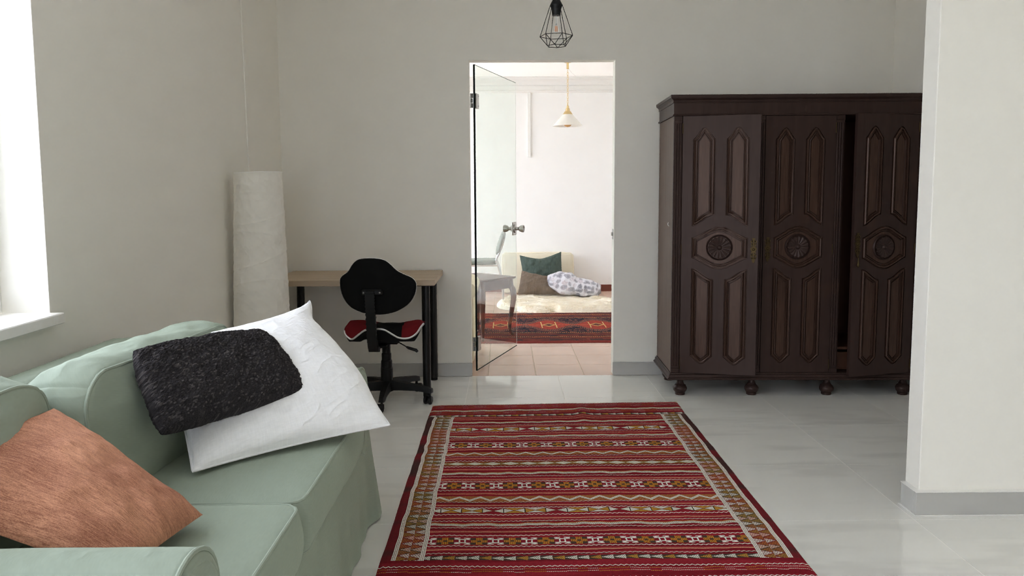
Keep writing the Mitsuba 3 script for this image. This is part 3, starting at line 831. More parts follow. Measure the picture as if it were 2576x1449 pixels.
for x0, x1 in ((.0, .050), (.498, .540), (.957, 1.008), (1.446, WW)):
    wput('stile', stile(x0, x1), smooth=False)
foot = [(.022, .106), (.027, .104), (.027, .098), (.020, .095), (.0185, .086), (.021, .076), (.026, .070), (.024, .067), (.034, .060), (.0415, .048), (.043, .040), (.041, .030), (.033, .018), (.027, .014), (.030, .011), (.030, .003), (.027, 0), (0, 0)]
FM = mikit.ply(lathe(foot, 28), 'm_walnut', 40)
for x, y in ((.068, .05), (.508, .05), (.968, .05), (1.435, .05), (.068, WDP - .07), (.508, WDP - .07), (.968, WDP - .07), (1.435, WDP - .07)):
    put('foot', FM, 'm_walnut', wd, tw=WM @ mat4(o=(x, y, 0)))

PROF = [(0, 0), (.001, -.010), (.005, -.011), (.008, .003), (.012, .0075), (.016, .006), (.018, -.004), (.0205, -.007), (.0225, .0), (.025, .001), (.027, -.008), (.030, -.012), (.033, -.012), (.035, -.005)]
def relief(poly, prof, cap):
    vs, fs, off = [], [], 0
    cur = poly
    for i in range(len(prof) - 1):
        a = poly.buffer(-prof[i][0], join_style=2, mitre_limit=3) if prof[i][0] else poly
        b = poly.buffer(-prof[i + 1][0], join_style=2, mitre_limit=3)
        ring = a.difference(b)
        for g in getattr(ring, 'geoms', [ring]):
            if g.geom_type != 'Polygon' or g.area < 1e-9:
                continue
            v, f = trimesh.creation.triangulate_polygon(g, engine='earcut')
            dist = np.array([poly.exterior.distance(Point(q)) for q in v])
            da = np.array([a.exterior.distance(Point(q)) for q in v])
            db = np.array([b.exterior.distance(Point(q)) for q in v])
            z = np.where(da <= db, prof[i][1], prof[i + 1][1])
            vs.append(np.column_stack([v[:, 0], -z, v[:, 1]]))
            fs.append(np.asarray(f) + off)
            off += len(v)
    inner = poly.buffer(-prof[-1][0], join_style=2, mitre_limit=3)
    v, f = trimesh.creation.triangulate_polygon(inner, engine='earcut')
    vs.append(np.column_stack([v[:, 0], np.full(len(v), -prof[-1][1]), v[:, 1]]))
    fs.append(np.asarray(f) + off)
    m = tm(np.vstack(vs), np.vstack(fs))
    m.merge_vertices(digits_vertex=5)
    fn = m.face_normals
    flip = fn[:, 1] > 0
    f = m.faces.copy()
    f[flip] = f[flip][:, ::-1]
    return tm(m.vertices, f)
def bell(x0, x1, z0, dz, n=18, half=None):
    t = np.linspace(0, 1, n)
    return [(x0 + (x1 - x0) * q, z0 + dz * max(0., .5 * (1 - math.cos(2 * math.pi * q))) ** .72) for q in t]
def half(x0, x1, z0, z1, n=10):
    return [(x0 + (x1 - x0) * q, z0 + (z1 - z0) * .5 * (1 - math.cos(math.pi * q))) for q in np.linspace(0, 1, n)]
def door_outlines(w):
    a, b, c, d = .060, w / 2 - .031, w / 2 + .031, w - .060
    out = []
    for (x0, x1, low, hi) in ((a, b, 1.042, 1.108), (c, d, 1.108, 1.042)):
        out.append(('upper', Polygon(half(x0, x1, low, hi) + bell(x1, x0, 1.556, .068))))
    out.append(('middle', Polygon(bell(a, d, .850, -.066, 24) + bell(d, a, .974, .068, 24))))
    for (x0, x1, l, r) in ((a, b, .789, .726), (c, d, .726, .789)):
        out.append(('lower', Polygon(bell(x0, x1, .252, -.046) + half(x1, x0, r, l))))
    return out
def rosette(cx, cz):
    nr, na = 26, 160
    r = np.linspace(0, .0775, nr)
    th = np.linspace(0, 2 * np.pi, na, endpoint=False)
    R, A = np.meshgrid(r, th, indexing='ij')
    N = 16
    rim = .060 + .0025 * np.abs(np.cos(A * N / 2))
    pet = .004 + .0045 * np.abs(np.sin(A * N / 2)) * np.clip((R - .012) / .03, 0, 1) + .004 * (R / .06)
    z = np.where(R < rim, pet, np.where(R < .068, -.004, .009 * np.clip((.0775 - R) / .004, 0, 1) * np.clip((R - .068) / .003, 0, 1) - .002))
    hub = .010 * np.sqrt(np.clip(1 - (R / .013) ** 2, 0, 1))
    z = np.maximum(z, np.where(R < .013, .006 + hub, -1))
    v = np.column_stack([(cx + R * np.cos(A)).ravel(), -(z - .006).ravel() - .004, (cz + R * np.sin(A)).ravel()])
    f = []
    for i in range(nr - 1):
        for q in range(na):
            a, b, c, d = i * na + q, i * na + (q + 1) % na, (i + 1) * na + (q + 1) % na, (i + 1) * na + q
            f += [[a, c, b], [a, d, c]] if True else []
    m = tm(v, f)
    fl = m.face_normals[:, 1] > 0
    f = m.faces.copy()
    f[fl] = f[fl][:, ::-1]
    return tm(v, f)
def escutcheon(cx, cz):
    """pierced brass plate, 0.16 m tall."""
    s = []
    for dz, r in ((.066, .008), (.048, .015), (.028, .013), (.006, .016), (-.018, .012), (-.036, .015), (-.054, .010), (-.068, .006)):
        s.append(Point(0, dz).buffer(r))
        for k in (-1, 1):
            s.append(Point(k * r * .8, dz + .004).buffer(r * .45))
    s.append(sbox(-.005, -.07, .005, .07))
    p = unary_union(s)
    for dz, r in ((.048, .004), (.028, .0035), (-.018, .004), (-.036, .004)):
        for k in (-1, 1):
            p = p.difference(Point(k * .007, dz).buffer(r))
    m = [xf(extrude(p, .002), mat4((1, 0, 0), (0, 0, 1), (0, -1, 0), (cx, -.0015, cz)))]
    for dz, r in ((.055, .004), (.038, .0035), (.006, .008), (-.026, .004), (-.046, .005)):
        for k in ((0,) if r > .006 else (-1, 1)):
            m.append(sphere((cx + k * .008, -.004, cz + dz), (r, .005, r), 1))
    return cat(m)
def wardrobe_door(x0, w, hinge_left, ang, pull):
    outs = door_outlines(w)
    h = WZ1 - WZ0 - .004
    D = mat4(o=(x0, -.003, .002)) if ang == 0 else (mat4(o=(x0, -.003, .002)) @ rotz(-ang) if hinge_left else mat4(o=(x0 + w, -.003, .002)) @ rotz(ang) @ mat4(o=(-w, 0, 0)))
    leaf = sbox(0, WZ0, w, WZ1 - .004).difference(unary_union([q for _, q in outs]))
    m = xf(extrude(leaf, .022), mat4((1, 0, 0), (0, 0, 1), (0, -1, 0), (0, .022, 0)))
    back = box(.03, w - .03, .012, .021, WZ0 + .03, WZ1 - .04)
    dk = wput('door', cat([m, back]), smooth=False, extra=D)
    for nm, q in outs:
        pk = wput('panel', relief(q, PROF, 0), dk, 'm_walnut_panel', smooth=22, extra=D)
    wput('rosette', rosette(w / 2, .915), dk, smooth=40, extra=D, label='carved sunburst rosette')
    ex = w - .027 if hinge_left else .027
    if pull:
        k = wput('lock_plate', cat([escutcheon(ex, .93)]), dk, 'm_brass_old', extra=D, label='brass lock plate with a drop pull')
    else:
        k = wput('lock_plate', escutcheon(ex, .90), dk, 'm_brass_old', extra=D, label='ornate pierced brass lock plate')
    if pull:
        put(k.split('__')[-1] if False else 'pull', xf(lathe([(0, 0), (.006, .004), (.009, .014), (.005, .028), (.0035, .05), (.005, .06), (0, .066)], 14, (ex, -.012, .80), (0, 0, 1)), WM @ D), 'm_brass_old', dk, label='brass drop pull')
    hx = .0 if hinge_left else w
    for z in (.20, .90, 1.62):
        wput('hinge', cyl((hx, -.002, z - .03), (hx, -.002, z + .03), .0026, n=10), dk, 'm_brass_old', extra=D)
wardrobe_door(.052, .444, True, 11.5, False)
wardrobe_door(.542, .413, False, 0, False)
wardrobe_door(1.015, .428, False, 16.0, True)
put('hook', xf(cat([tube([(-.004, .10, 1.04), (-.010, .10, 1.045), (-.012, .10, 1.055), (-.008, .10, 1.062)], .002, 6)]), WM), 'm_white_paint', wd, label='small white hook on the side')

# ------------------------------------------------------------------ desk
dk = thing('desk', 'narrow oak-look desk with four black tube legs against the back wall', 'desk')
DKX0, DKX1, DKY0, DKY1 = -1.425, -.424, 4.575, 5.185
put('desk_top', box(DKX0, DKX1, DKY0, DKY1, .701, .734, .0012), 'm_oak', dk, smooth=False)
for x, y in ((-.485, 4.645), (-.485, 5.115), (-1.364, 4.645), (-1.364, 5.115)):
    l = put('leg', cyl((x, y, .016), (x, y, .696), .0245, n=28), 'm_black_metal', dk, smooth=40)
    put('foot', lathe([(.0, .0), (.0225, .0), (.0225, .012), (.012, .015), (.012, .017)], 20, (x, y, 0)), 'm_black', l)
    put('mounting_plate', box(x - .05, x + .05, y - .05, y + .05, .6955, .7005, .001), 'm_black_metal', l, smooth=False)

# ------------------------------------------------------------------ office chair (seen from behind)
oc = thing('office_chair', 'black and red swivel office chair standing at the oak-look desk', 'office chair')
U = .000612
bp = [(110, 250), (130, 205), (190, 160), (230, 100), (270, 60), (320, 41), (400, 35), (480, 41), (540, 60), (590, 100), (640, 150), (700, 185), (770, 220), (805, 260), (812, 310), (800, 370), (770, 430), (720, 480), (640, 525), (560, 548), (480, 556), (400, 551), (330, 540), (260, 515), (200, 480), (150, 420), (120, 345)]
bo = catmull([(-.722 + (x - 460) * U, .889 - (y - 35) * U) for x, y in bp], 5, True)
bpoly = Polygon(bo)
cxz = np.array([-.722, .73])
def back_shell(y, inset_rows):
    rows = []
    for ins, dy in inset_rows:
        q = cxz + (bo - cxz) * (1 - ins)
        curve = ((q[:, 0] - cxz[0]) / .22) ** 2 * .035      # the back is a little curved around the sitter
        rows.append(np.column_stack([q[:, 0], y + dy + curve, q[:, 1]]))
    n, k = len(rows), len(bo)
    v = np.vstack(rows + [np.array([[cxz[0], y + inset_rows[-1][1], cxz[1]], [cxz[0], y + inset_rows[0][1], cxz[1]]])])
    f = []
    for i in range(n - 1):
        for j in range(k):
            a, b = i * k + j, i * k + (j + 1) % k
            f += [[a, a + k, b + k], [a, b + k, b]]
    for j in range(k):
        f += [[n * k, (n - 1) * k + (j + 1) % k, (n - 1) * k + j], [n * k + 1, j, (j + 1) % k]]
    return tm(v, f)
YBK = 4.30
put('backrest', back_shell(YBK, [(.8, .0), (.3, -.002), (.08, .0), (.02, .006), (0, .014), (.0, .03), (.03, .045), (.12, .058), (.5, .068)]), 'm_black_fabric', oc, smooth=50)
q = bo
put('piping', tube(np.column_stack([q[:, 0], YBK + .020 + ((q[:, 0] - cxz[0]) / .22) ** 2 * .035, q[:, 1]]), .0022, 6, True), 'm_silver', oc, label='thin grey piping of the backrest')
bkz = lambda zy: .889 - (zy - 35) * U
br = put('back_bracket', box(-.808, -.688, YBK - .018, YBK + .004, bkz(375), bkz(318), .008), 'm_black', oc, smooth=False)
for sx_ in (0, 1):
    put('screw', sphere((-.793 + sx_ * .09, YBK - .019, bkz(347)), (.006, .003, .006), 1), 'm_steel_dark', br)
bx = -.757
bar = [(bx, YBK - .02, bkz(345)), (bx, YBK - .022, .70), (bx, YBK - .012, .60), (bx - .001, YBK + .02, .45), (bx, YBK + .05, .38), (bx, YBK + .10, .355), (bx + .01, YBK + .20, .365)]
bc = catmull(bar, 8)
def strap(path, w, t):
    p = np.asarray(path)
    tg = np.gradient(p, axis=0)
    tg /= np.linalg.norm(tg, axis=1, keepdims=True)
    sx = np.array([1., 0, 0])
    nn = np.cross(tg, sx)
    nn /= np.linalg.norm(nn, axis=1, keepdims=True)
    w = np.broadcast_to(w, len(p))[:, None]
    v = np.stack([p - sx * w / 2 - nn * t / 2, p + sx * w / 2 - nn * t / 2, p + sx * w / 2 + nn * t / 2, p - sx * w / 2 + nn * t / 2], 1).reshape(-1, 3)
    f = []
    for i in range(len(p) - 1):
        for j in range(4):
            a, b = i * 4 + j, i * 4 + (j + 1) % 4
            f += [[a, b, b + 4], [a, b + 4, a + 4]]
    e = (len(p) - 1) * 4
    f += [[0, 2, 1], [0, 3, 2], [e, e + 1, e + 2], [e, e + 2, e + 3]]
    return tm(v, f)
put('back_bar', strap(bc, .044, .012), 'm_black', oc, smooth=False)
# ribbed bellows on the bar
s_ = np.linspace(.18, .86, 120)
ii = s_ * (len(bc) - 1)
bb = np.stack([np.interp(ii, np.arange(len(bc)), bc[:, k]) for k in range(3)], 1)
put('bellows', strap(bb, .050 + .007 * (np.sin(np.arange(120) * 2 * np.pi / 5) > 0), .03), 'm_black', oc, smooth=False)
# seat
trim_pts = [(-.230, .470), (-.222, .445), (-.205, .428), (-.183, .420), (-.149, .443), (-.112, .470), (-.08, .480), (-.03, .480), (.006, .474), (.043, .452), (.08, .430), (.118, .423), (.155, .430), (.186, .452), (.211, .488), (.228, .508)]
tc = catmull(trim_pts, 6)
SXC = -.698
def seat_surfaces():
    n = len(tc)
    s = (tc[:, 0]) / .23
    topz = np.where(np.abs(s) > .3, .492 + .030 * np.clip((np.abs(s) - .3) / .6, 0, 1) ** 1.2 - .03 * np.clip((np.abs(s) - .85) / .15, 0, 1) ** 2, .492)
    topz = np.maximum(topz, tc[:, 1] + .004)
    ys = np.linspace(0, 1, 16)
    rows = []
    for t in ys:
        y = 4.385 + .40 * t
        tap = 1 - .44 * max(0, t - .22) / .78
        rise = min(1, (t / .16)) ** .6
        z = tc[:, 1] + (topz - tc[:, 1]) * rise - .05 * t ** 2 - np.abs(s) ** 2 * .03 * t
        y2 = np.full(n, y) - .02 * (1 - s ** 2) * (1 - t)
        rows.append(np.column_stack([SXC + tc[:, 0] * tap, y2, z]))
    return np.array(rows), s
rows, s_ = seat_surfaces()
nr, nc = rows.shape[:2]
low = rows.copy()
low[:, :, 2] = np.minimum(rows[:, :, 2] - .004, np.maximum(.405, rows[:, :, 2] - .06 * (1 - np.abs(s_)[None] ** 3)))
low[1:-1, :, 2] = np.minimum(low[1:-1, :, 2], rows[1:-1, :, 2] - .012)
v = np.vstack([rows.reshape(-1, 3), low.reshape(-1, 3)])
f = grid_faces(nr, nc)
k = nr * nc
idx = np.arange(k).reshape(nr, nc)
rim = np.concatenate([idx[:, 0], idx[-1, 1:], idx[-2::-1, -1], idx[0, -2:0:-1]])
r2 = np.roll(rim, -1)
red = np.zeros((nr - 1, nc - 1), bool)
sm = (s_[:-1] + s_[1:]) / 2
for i in range(nr - 1):
    t = (i + .5) / (nr - 1)
    red[i] = ((sm < -.22 - .25 * t) | (sm > .42 + .15 * t)) & (t < .75)
rf = red.ravel()
top_red, top_blk = f[np.r_[rf, rf]], f[~np.r_[rf, rf]]
sk = put('seat', tm(v, np.vstack([top_blk[:, ::-1], f + k, np.stack([rim, r2, rim + k], 1), np.stack([r2, r2 + k, rim + k], 1)])), 'm_black_fabric', oc, smooth=False)
for part in (-1, 1):
    sel = top_red[(v[top_red][:, :, 0].mean(1) - SXC) * part > 0]
    put('red_patch', tm(v + [0, -.0005, .0012], sel[:, ::-1]), 'm_red_fabric', sk, smooth=60, label='red fabric wing of the seat')
put('trim', tube(rows[0] + [0, -.003, 0], .0058, 8), 'm_silver', sk, label='silver piping along the seat edge')
put('seat_pan', cat([box(-.79, -.63, 4.48, 4.70, .365, .408, .012), box(-.765, -.70, 4.45, 4.52, .350, .37, .006)]), 'm_black', oc, smooth=False)
lv = put('lever', tube(catmull([(-.665, 4.52, .388), (-.62, 4.50, .368), (-.575, 4.49, .343)], 6), .0035, 8), 'm_black', oc)
put('handle', tube([(-.585, 4.493, .349), (-.575, 4.49, .344), (-.530, 4.486, .331), (-.522, 4.482, .322)], [.006, .008, .0095, .008], 10), 'm_black', lv)
HX, HY = -.722, 4.60
put('gas_column', cat([lathe([(.0, .06), (.036, .06), (.036, .20), (.033, .205), (.033, .245), (.029, .25), (.029, .29), (.025, .292), (.025, .40), (0, .40)], 28, (HX, HY, 0))]), 'm_black', oc, smooth=30)
for a in (-88, -16, 56, 128, 200):
    c, s = math.cos(rad(a)), math.sin(rad(a))
    M = mat4((c, s, 0), (-s, c, 0), (0, 0, 1), (HX, HY, 0))
    pts = []
    for x, w_, z0, z1 in ((.02, .032, .070, .128), (.10, .027, .074, .122), (.20, .022, .076, .108), (.275, .019, .066, .096), (.292, .014, .066, .090)):
        pts += [(x, sy * w_ * (1 if zz == z0 else .72), zz) for sy in (-1, 1) for zz in (z0, z1)]
    segs = []
    P4 = np.array(pts).reshape(5, 4, 3)
    for i in range(4):
        segs.append(trimesh.convex.convex_hull(P4[i:i + 2].reshape(-1, 3)))
    lg = put('leg', xf(cat(segs), M), 'm_black', oc, smooth=False)
    cx, cy = HX + .272 * c, HY + .272 * s
    ca = {-88: 200, -16: 250, 56: 320, 128: 60, 200: 110}[a]
    cc, cs = math.cos(rad(ca)), math.sin(rad(ca))
    ox, oy = cx + .016 * cc, cy + .016 * cs
    ax = np.array([-cs, cc, 0])
    o = np.array([ox, oy, .0255])
    whl = []
    for sgn in (-1, 1):
        whl.append(lathe([(0, -.009), (.020, -.009), (.0245, -.006), (.0255, 0), (.0245, .006), (.018, .010), (0, .0105)], 22, o + ax * .0145 * sgn, ax * sgn))
    ck = put('caster', cat(whl), 'm_black', lg, smooth=35)
    put('caster_fork', cat([cyl((cx, cy, .03), (cx, cy, .068), .008, n=12), xf(box(-.014, .022, -.005, .005, .018, .052, .004), mat4((cc, cs, 0), (-cs, cc, 0), (0, 0, 1), (cx, cy, 0)))]), 'm_black', lg, smooth=False)

# ------------------------------------------------------------------ paper floor lamp and cable duct
fl = thing('floor_lamp', 'tall white crinkled paper floor lamp in the corner beside the desk', 'floor lamp')
LX, LY = -1.322, 4.18
def lampshade():
    nz, na = 260, 120
    zs = np.linspace(.012, 1.362, nz)
    th = np.linspace(0, 2 * np.pi, na, endpoint=False)
    Z, A = np.meshgrid(zs, th, indexing='ij')
    R = .158 - .036 * (Z / 1.362) ** 1.15
    # wire rings: the paper pulls in a little between tilted hoops
    for kk, (z0, amp, ph) in enumerate(((.25, .05, .4), (.43, .05, 2.2), (.60, .045, .9), (.76, .04, 2.6), (.90, .05, 1.1), (1.02, .035, 3.4), (1.13, .04, .6), (1.24, .02, 2.9))):
        d = Z - (z0 + amp * np.sin(A + ph))
        R = R + .0022 * np.exp(-(d / .006) ** 2)
        R = R - .0012 * np.exp(-((d - .035 - .02 * np.sin(2 * A + ph)) / .02) ** 2)
    n1 = meshkit.fbm(np.column_stack([(np.cos(A) * 6).ravel(), (np.sin(A) * 6).ravel(), (Z * 11 + np.sin(A * 2)).ravel()]), 4, 4).reshape(R.shape) - .5
    n2 = 1 - np.abs(2 * meshkit.fbm(np.column_stack([(np.cos(A) * 2.2 + Z * 3).ravel(), (np.sin(A) * 2.2).ravel(), (Z * 22 + 3 * np.sin(A + 1)).ravel()]), 3, 7).reshape(R.shape) - 1)
    R = R + n1 * .006 + .0035 * n2 ** 8
    X = LX + R * np.cos(A) - .010 * (1 - Z / 1.36)
    v = np.column_stack([X.ravel(), (LY + R * np.sin(A)).ravel(), (Z + .004 * np.sin(A + 2) * (Z > 1.35)).ravel()])
    f = []
    for i in range(nz - 1):
        for q in range(na):
            a, b = i * na + q, i * na + (q + 1) % na
            f += [[a, b, b + na], [a, b + na, a + na]]
    return tm(v, f), v[-na:], v[:na]
m, r1, r0 = lampshade()
put('lamp_shade', m, 'm_paper', fl, smooth=True)
put('hoop', tube(r1[::2], .002, 6, True), 'm_white_paint', fl)
put('hoop', tube(r0[::2], .002, 6, True), 'm_white_paint', fl)
put('lamp_stand', cat([cyl((LX, LY, .008), (LX, LY, 1.2), .007, n=10), lathe([(0, 0), (.11, 0), (.11, .008), (0, .01)], 28, (LX, LY, .0)), cyl((LX - .115, LY, 1.3), (LX + .115, LY, 1.3), .0025, n=6), cyl((LX, LY, 1.2), (LX, LY, 1.3), .004, n=6)]), 'm_steel', fl, smooth=40)
def duct():
    pts = [(XL + .007, 4.55 - .035 * (z - 1.38), z) for z in (.094, H - .001)]
    (x, ya, za), (_, yb, zb) = pts
    v = []
    for (y, z) in ((ya, za), (yb, zb)):
        v += [(XL + .0005, y - .02, z), (XL + .007, y - .018, z), (XL + .007, y + .018, z), (XL + .0005, y + .02, z)]
    f = []
    for q in range(4):
        a, b = q, (q + 1) % 4
        f += [[a, b, b + 4], [a, b + 4, a + 4]]
    f += [[0, 2, 1], [0, 3, 2], [4, 5, 6], [4, 6, 7]]
    return tm(v, f)
put('cable_duct', duct(), 'm_wall', smooth=False, label='slim white cable duct on the left wall above the paper lamp', cat='cable duct')

# ------------------------------------------------------------------ wire cage pendant
pl = thing('pendant_lamp', 'black wire cage pendant lamp with a clear filament bulb', 'pendant lamp')
CX, CY, CZ = .262, 4.0, 2.036
def ringpts(r, z, n, ph):
    return [np.array([CX + r * math.cos(rad(ph + 360 / n * i)), CY + r * math.sin(rad(ph + 360 / n * i)), z]) for i in range(n)]
Rm = ringpts(.0835, 2.036, 6, 47)
Rb = ringpts(.0490, 1.987, 6, 77)
Rt = ringpts(.030, 2.190, 6, 47)
wires = []
for i in range(6):
    wires += [(Rt[i], Rm[i]), (Rm[i], Rm[(i + 1) % 6]), (Rb[i], Rb[(i + 1) % 6]), (Rm[i], Rb[i]), (Rm[(i + 1) % 6], Rb[i])]
for a, b in wires:
    put('wire', cyl(a, b, .0017, n=7), 'm_black', pl, smooth=60)
put('socket', lathe([(0, 2.137), (.0215, 2.137), (.0235, 2.165), (.026, 2.172), (.031, 2.186), (.0305, 2.191), (.012, 2.225), (.006, 2.232), (0, 2.232)], 28, (CX, CY, 0)), 'm_black', pl, smooth=30)
put('cord', cyl((CX, CY, 2.23), (CX, CY, H - .03), .003, n=8), 'm_black', pl, smooth=60)
put('ceiling_rose', lathe([(0, H - .001), (.05, H - .001), (.048, H - .02), (.02, H - .03), (0, H - .03)], 28, (CX, CY, 0)), 'm_black', pl)
bl = put('bulb', lathe([(.0125, 2.137), (.0135, 2.125), (.019, 2.10), (.0265, 2.075), (.0300, 2.056), (.0275, 2.040), (.018, 2.031), (.0, 2.028)], 28, (CX, CY, 0)), 'm_bulb', pl, smooth=60)
put('filament', cat([cyl((CX + dx, CY + dy, 2.058), (CX + dx * .8, CY + dy * .8, 2.085), .0022, n=6) for dx, dy in ((-.006, 0), (-.002, .005), (.003, -.005), (.006, .002))]), 'm_filament', bl)
put('bulb_stem', cat([cyl((CX, CY, 2.088), (CX, CY, 2.137), .0022, n=8), sphere((CX, CY, 2.092), .004, 1)] + [cyl((CX + dx, CY, 2.088), (CX + dx * .3, CY, 2.1), .0007, n=5) for dx in (-.006, .006)]), 'm_steel', bl)

# ------------------------------------------------------------------ things in the far room
fc = thing('floor_cushion', 'ivory square floor cushion propped against the far wall', 'floor cushion')
m, seam = boxcushion(.88, .49, .13, r=.03, rc=.04, crown=.045, side=.01, wr=.010, seed=12)
FM_ = mat4((1, 0, 0), (0, .16, .987), (0, -.987, .16), (.398, 9.575, .255))
put('cover', xf(m, FM_), 'm_ivory', fc, smooth=60)
put('piping', xf(tube(seam(1), .004, 6, True), FM_), 'm_ivory', fc)
m, uv, rim = pillow([(.225, 9.17, .068), (.69, 9.16, .068), (.668, 9.33, .53), (.172, 9.33, .49)], .11, wr=.022, seed=15, back=.5, ear=.04, n=60,
                    sag=lambda U, V: np.stack([0 * U, 0 * U, -.055 * (1 - np.abs(U) ** 1.3) * np.clip((V + .4) / 1.4, 0, 1) ** 2], 1))
k_ = put('scatter_cushion', m, 'm_teal', smooth=True, uv=uv, label='dark teal corduroy cushion leaning on the ivory floor cushion', cat='cushion')
put('piping', tube(rim, .004, 6, True), 'm_teal', k_)
m, uv, rim = pillow([(.130, 8.86, .075), (.64, 8.86, .075), (.66, 9.06, .24), (.185, 9.10, .335)], .095, wr=.035, seed=18, back=.3, ear=.03, n=60, rk=.04, wscale=(3, 2.2), sag=lambda U, V: np.stack([0 * U, 0 * U, -.045 * (1 - np.abs(U) ** 1.4) * np.clip((V + .3) / 1.3, 0, 1) ** 2], 1))
put('scatter_cushion', m, 'm_taupe', smooth=True, uv=uv, label='taupe brown corduroy cushion in front of the dark teal cushion', cat='cushion')

def quilt_col(p, n, uv):
    x, y = uv.x, uv.y
    c = mi.Color3f(.68, .68, .73)
    for sc, ox, thr in ((8.5, .3, .40), (12.0, 5.1, .62)):
        gx, gy = x * sc + ox, y * sc + ox
        cx, cy = dr.floor(gx), dr.floor(gy)
        r = cell_rand(cx, cy, int(ox * 10))
        ang = 6.28 * cell_rand(cx, cy, 3)
        a, b = gx - cx - .5, gy - cy - .5
        u, v = a * dr.cos(ang) + b * dr.sin(ang), -a * dr.sin(ang) + b * dr.cos(ang)
        w = .30 * dr.sqrt(dr.maximum(0, 1 - (u / .46) ** 2))                  # a sprig: stem and paired leaflets
        leaf = (dr.abs(v) < w) & (tri01(u * 7 - dr.abs(v) * 3) > .42)
        stem = (dr.abs(v) < .018) & (dr.abs(u) < .46)
        rose = (dr.abs(dr.sqrt(u * u + v * v) * 9 - 2.2 - dr.sin(5 * dr.atan2(v, u))) < .32)
        ink = dr.select(r > thr, leaf | stem, rose & (r > thr * .4))
        c = dr.select(ink, dr.select(r > thr, mi.Color3f(.20, .20, .24), mi.Color3f(.38, .28, .31)), c)
    return c
mat('m_quilt', P(quilt_col), .9, .2)
mat('m_quilt_back', (.24, .23, .24), .9, .2)
qb = thing('blanket', 'rolled white floral print blanket beside the taupe cushion', 'blanket')
def roll(path, radii, na=40, seed=0, squash=.85):
    p = catmull(path, 14)
    r = np.interp(np.linspace(0, 1, len(p)), np.linspace(0, 1, len(radii)), radii)
    t = np.gradient(p, axis=0)
    t /= np.linalg.norm(t, axis=1, keepdims=True)
    th = np.linspace(0, 2 * np.pi, na)
    side = np.cross(t, [0, 0, 1.0])
    side /= np.linalg.norm(side, axis=1, keepdims=True)
    upv = np.cross(side, t)
    nz = meshkit.fbm(np.stack(list(np.meshgrid(np.arange(len(p)) * .16, np.cos(th) * 1.3, indexing='ij')) + [np.broadcast_to(np.sin(th) * 1.3, (len(p), na))], -1) + seed, 3, seed) - .5
    rr = r[:, None] * (1 + nz * .45)
    v = p[:, None] + (np.cos(th)[None] * rr)[..., None] * side[:, None] + (np.sin(th)[None] * rr * squash)[..., None] * upv[:, None]
    v = v.reshape(-1, 3)
    v[:, 2] = np.maximum(v[:, 2], .062)
    uv = np.column_stack([np.repeat(np.linspace(0, 1, len(p)), na) * 1.1, np.tile(th, len(p)) / 6.28 * 1.0])
    f = grid_faces(len(p), na)
    return tm(v, f), uv
m, uv = roll([(.50, 8.99, .27), (.575, 8.93, .235), (.70, 8.88, .20), (.80, 8.86, .170), (.92, 8.86, .150), (1.02, 8.86, .130), (1.075, 8.86, .115)], [.03, .125, .150, .120, .125, .105, .085], seed=4)
put('cover', m, 'm_quilt', qb, smooth=True, uv=uv)
for i, rr in enumerate((.078, .060, .042)):
    th = np.linspace(-.5, math.pi * .9, 24)
    a = np.column_stack([np.full(24, 1.06 + .012 * i), 8.86 - rr * np.cos(th) * 1.0, np.maximum(.064, .108 + rr * .8 * np.sin(th))])
    put('fold', tube(a, .010, 8), 'm_quilt_back' if i != 1 else 'm_quilt_back', qb, label='grey folded edge' if i == 0 else None)

# sheepskin: a lumpy fleece body with tufts
sk_px = [(-.10, 8.62), (-.07, 8.30), (.06, 8.12), (.22, 8.0), (.42, 7.98), (.50, 8.05), (.58, 7.98), (.80, 7.97), (1.02, 7.99), (1.25, 8.02), (1.45, 8.2), (1.44, 8.45), (1.30, 8.55), (1.22, 8.78), (1.05, 9.0), (.80, 9.1), (.4, 9.12), (.12, 9.05), (-.02, 8.9)]
sk_poly = Polygon(catmull(sk_px, 6, True))
ss = thing('sheepskin', 'long-haired cream sheepskin lying in front of the cushions', 'sheepskin')
def fleece():
    nx, ny = 120, 90
    x0, y0, x1, y1 = sk_poly.bounds
    X, Y = np.meshgrid(np.linspace(x0, x1, nx), np.linspace(y0, y1, ny), indexing='ij')
    import shapely
    ins = shapely.contains_xy(sk_poly, X, Y)
    dist = shapely.distance(sk_poly.exterior, shapely.points(X, Y))
    d = np.where(ins, dist, 0)
    pts = np.stack([X * 7, Y * 7, X * 0], -1)
    z = .055 * np.clip(d / .07, 0, 1) ** .5 * (.55 + .9 * meshkit.fbm(pts, 3, 2)) + .002
    z = np.where(ins, z, -.01)
    k = nx * ny
    v = np.column_stack([X.ravel(), Y.ravel(), z.ravel()])
    f = grid_faces(nx, ny)
    keep = ins.ravel()[f].any(1)
    v[:, 2] = np.maximum(v[:, 2], .002)
    return tm(v, f[keep]), (X, Y, z, ins)
fm, (GX, GY, GZ, GI) = fleece()
put('hide', fm, 'm_fleece', ss, smooth=True)
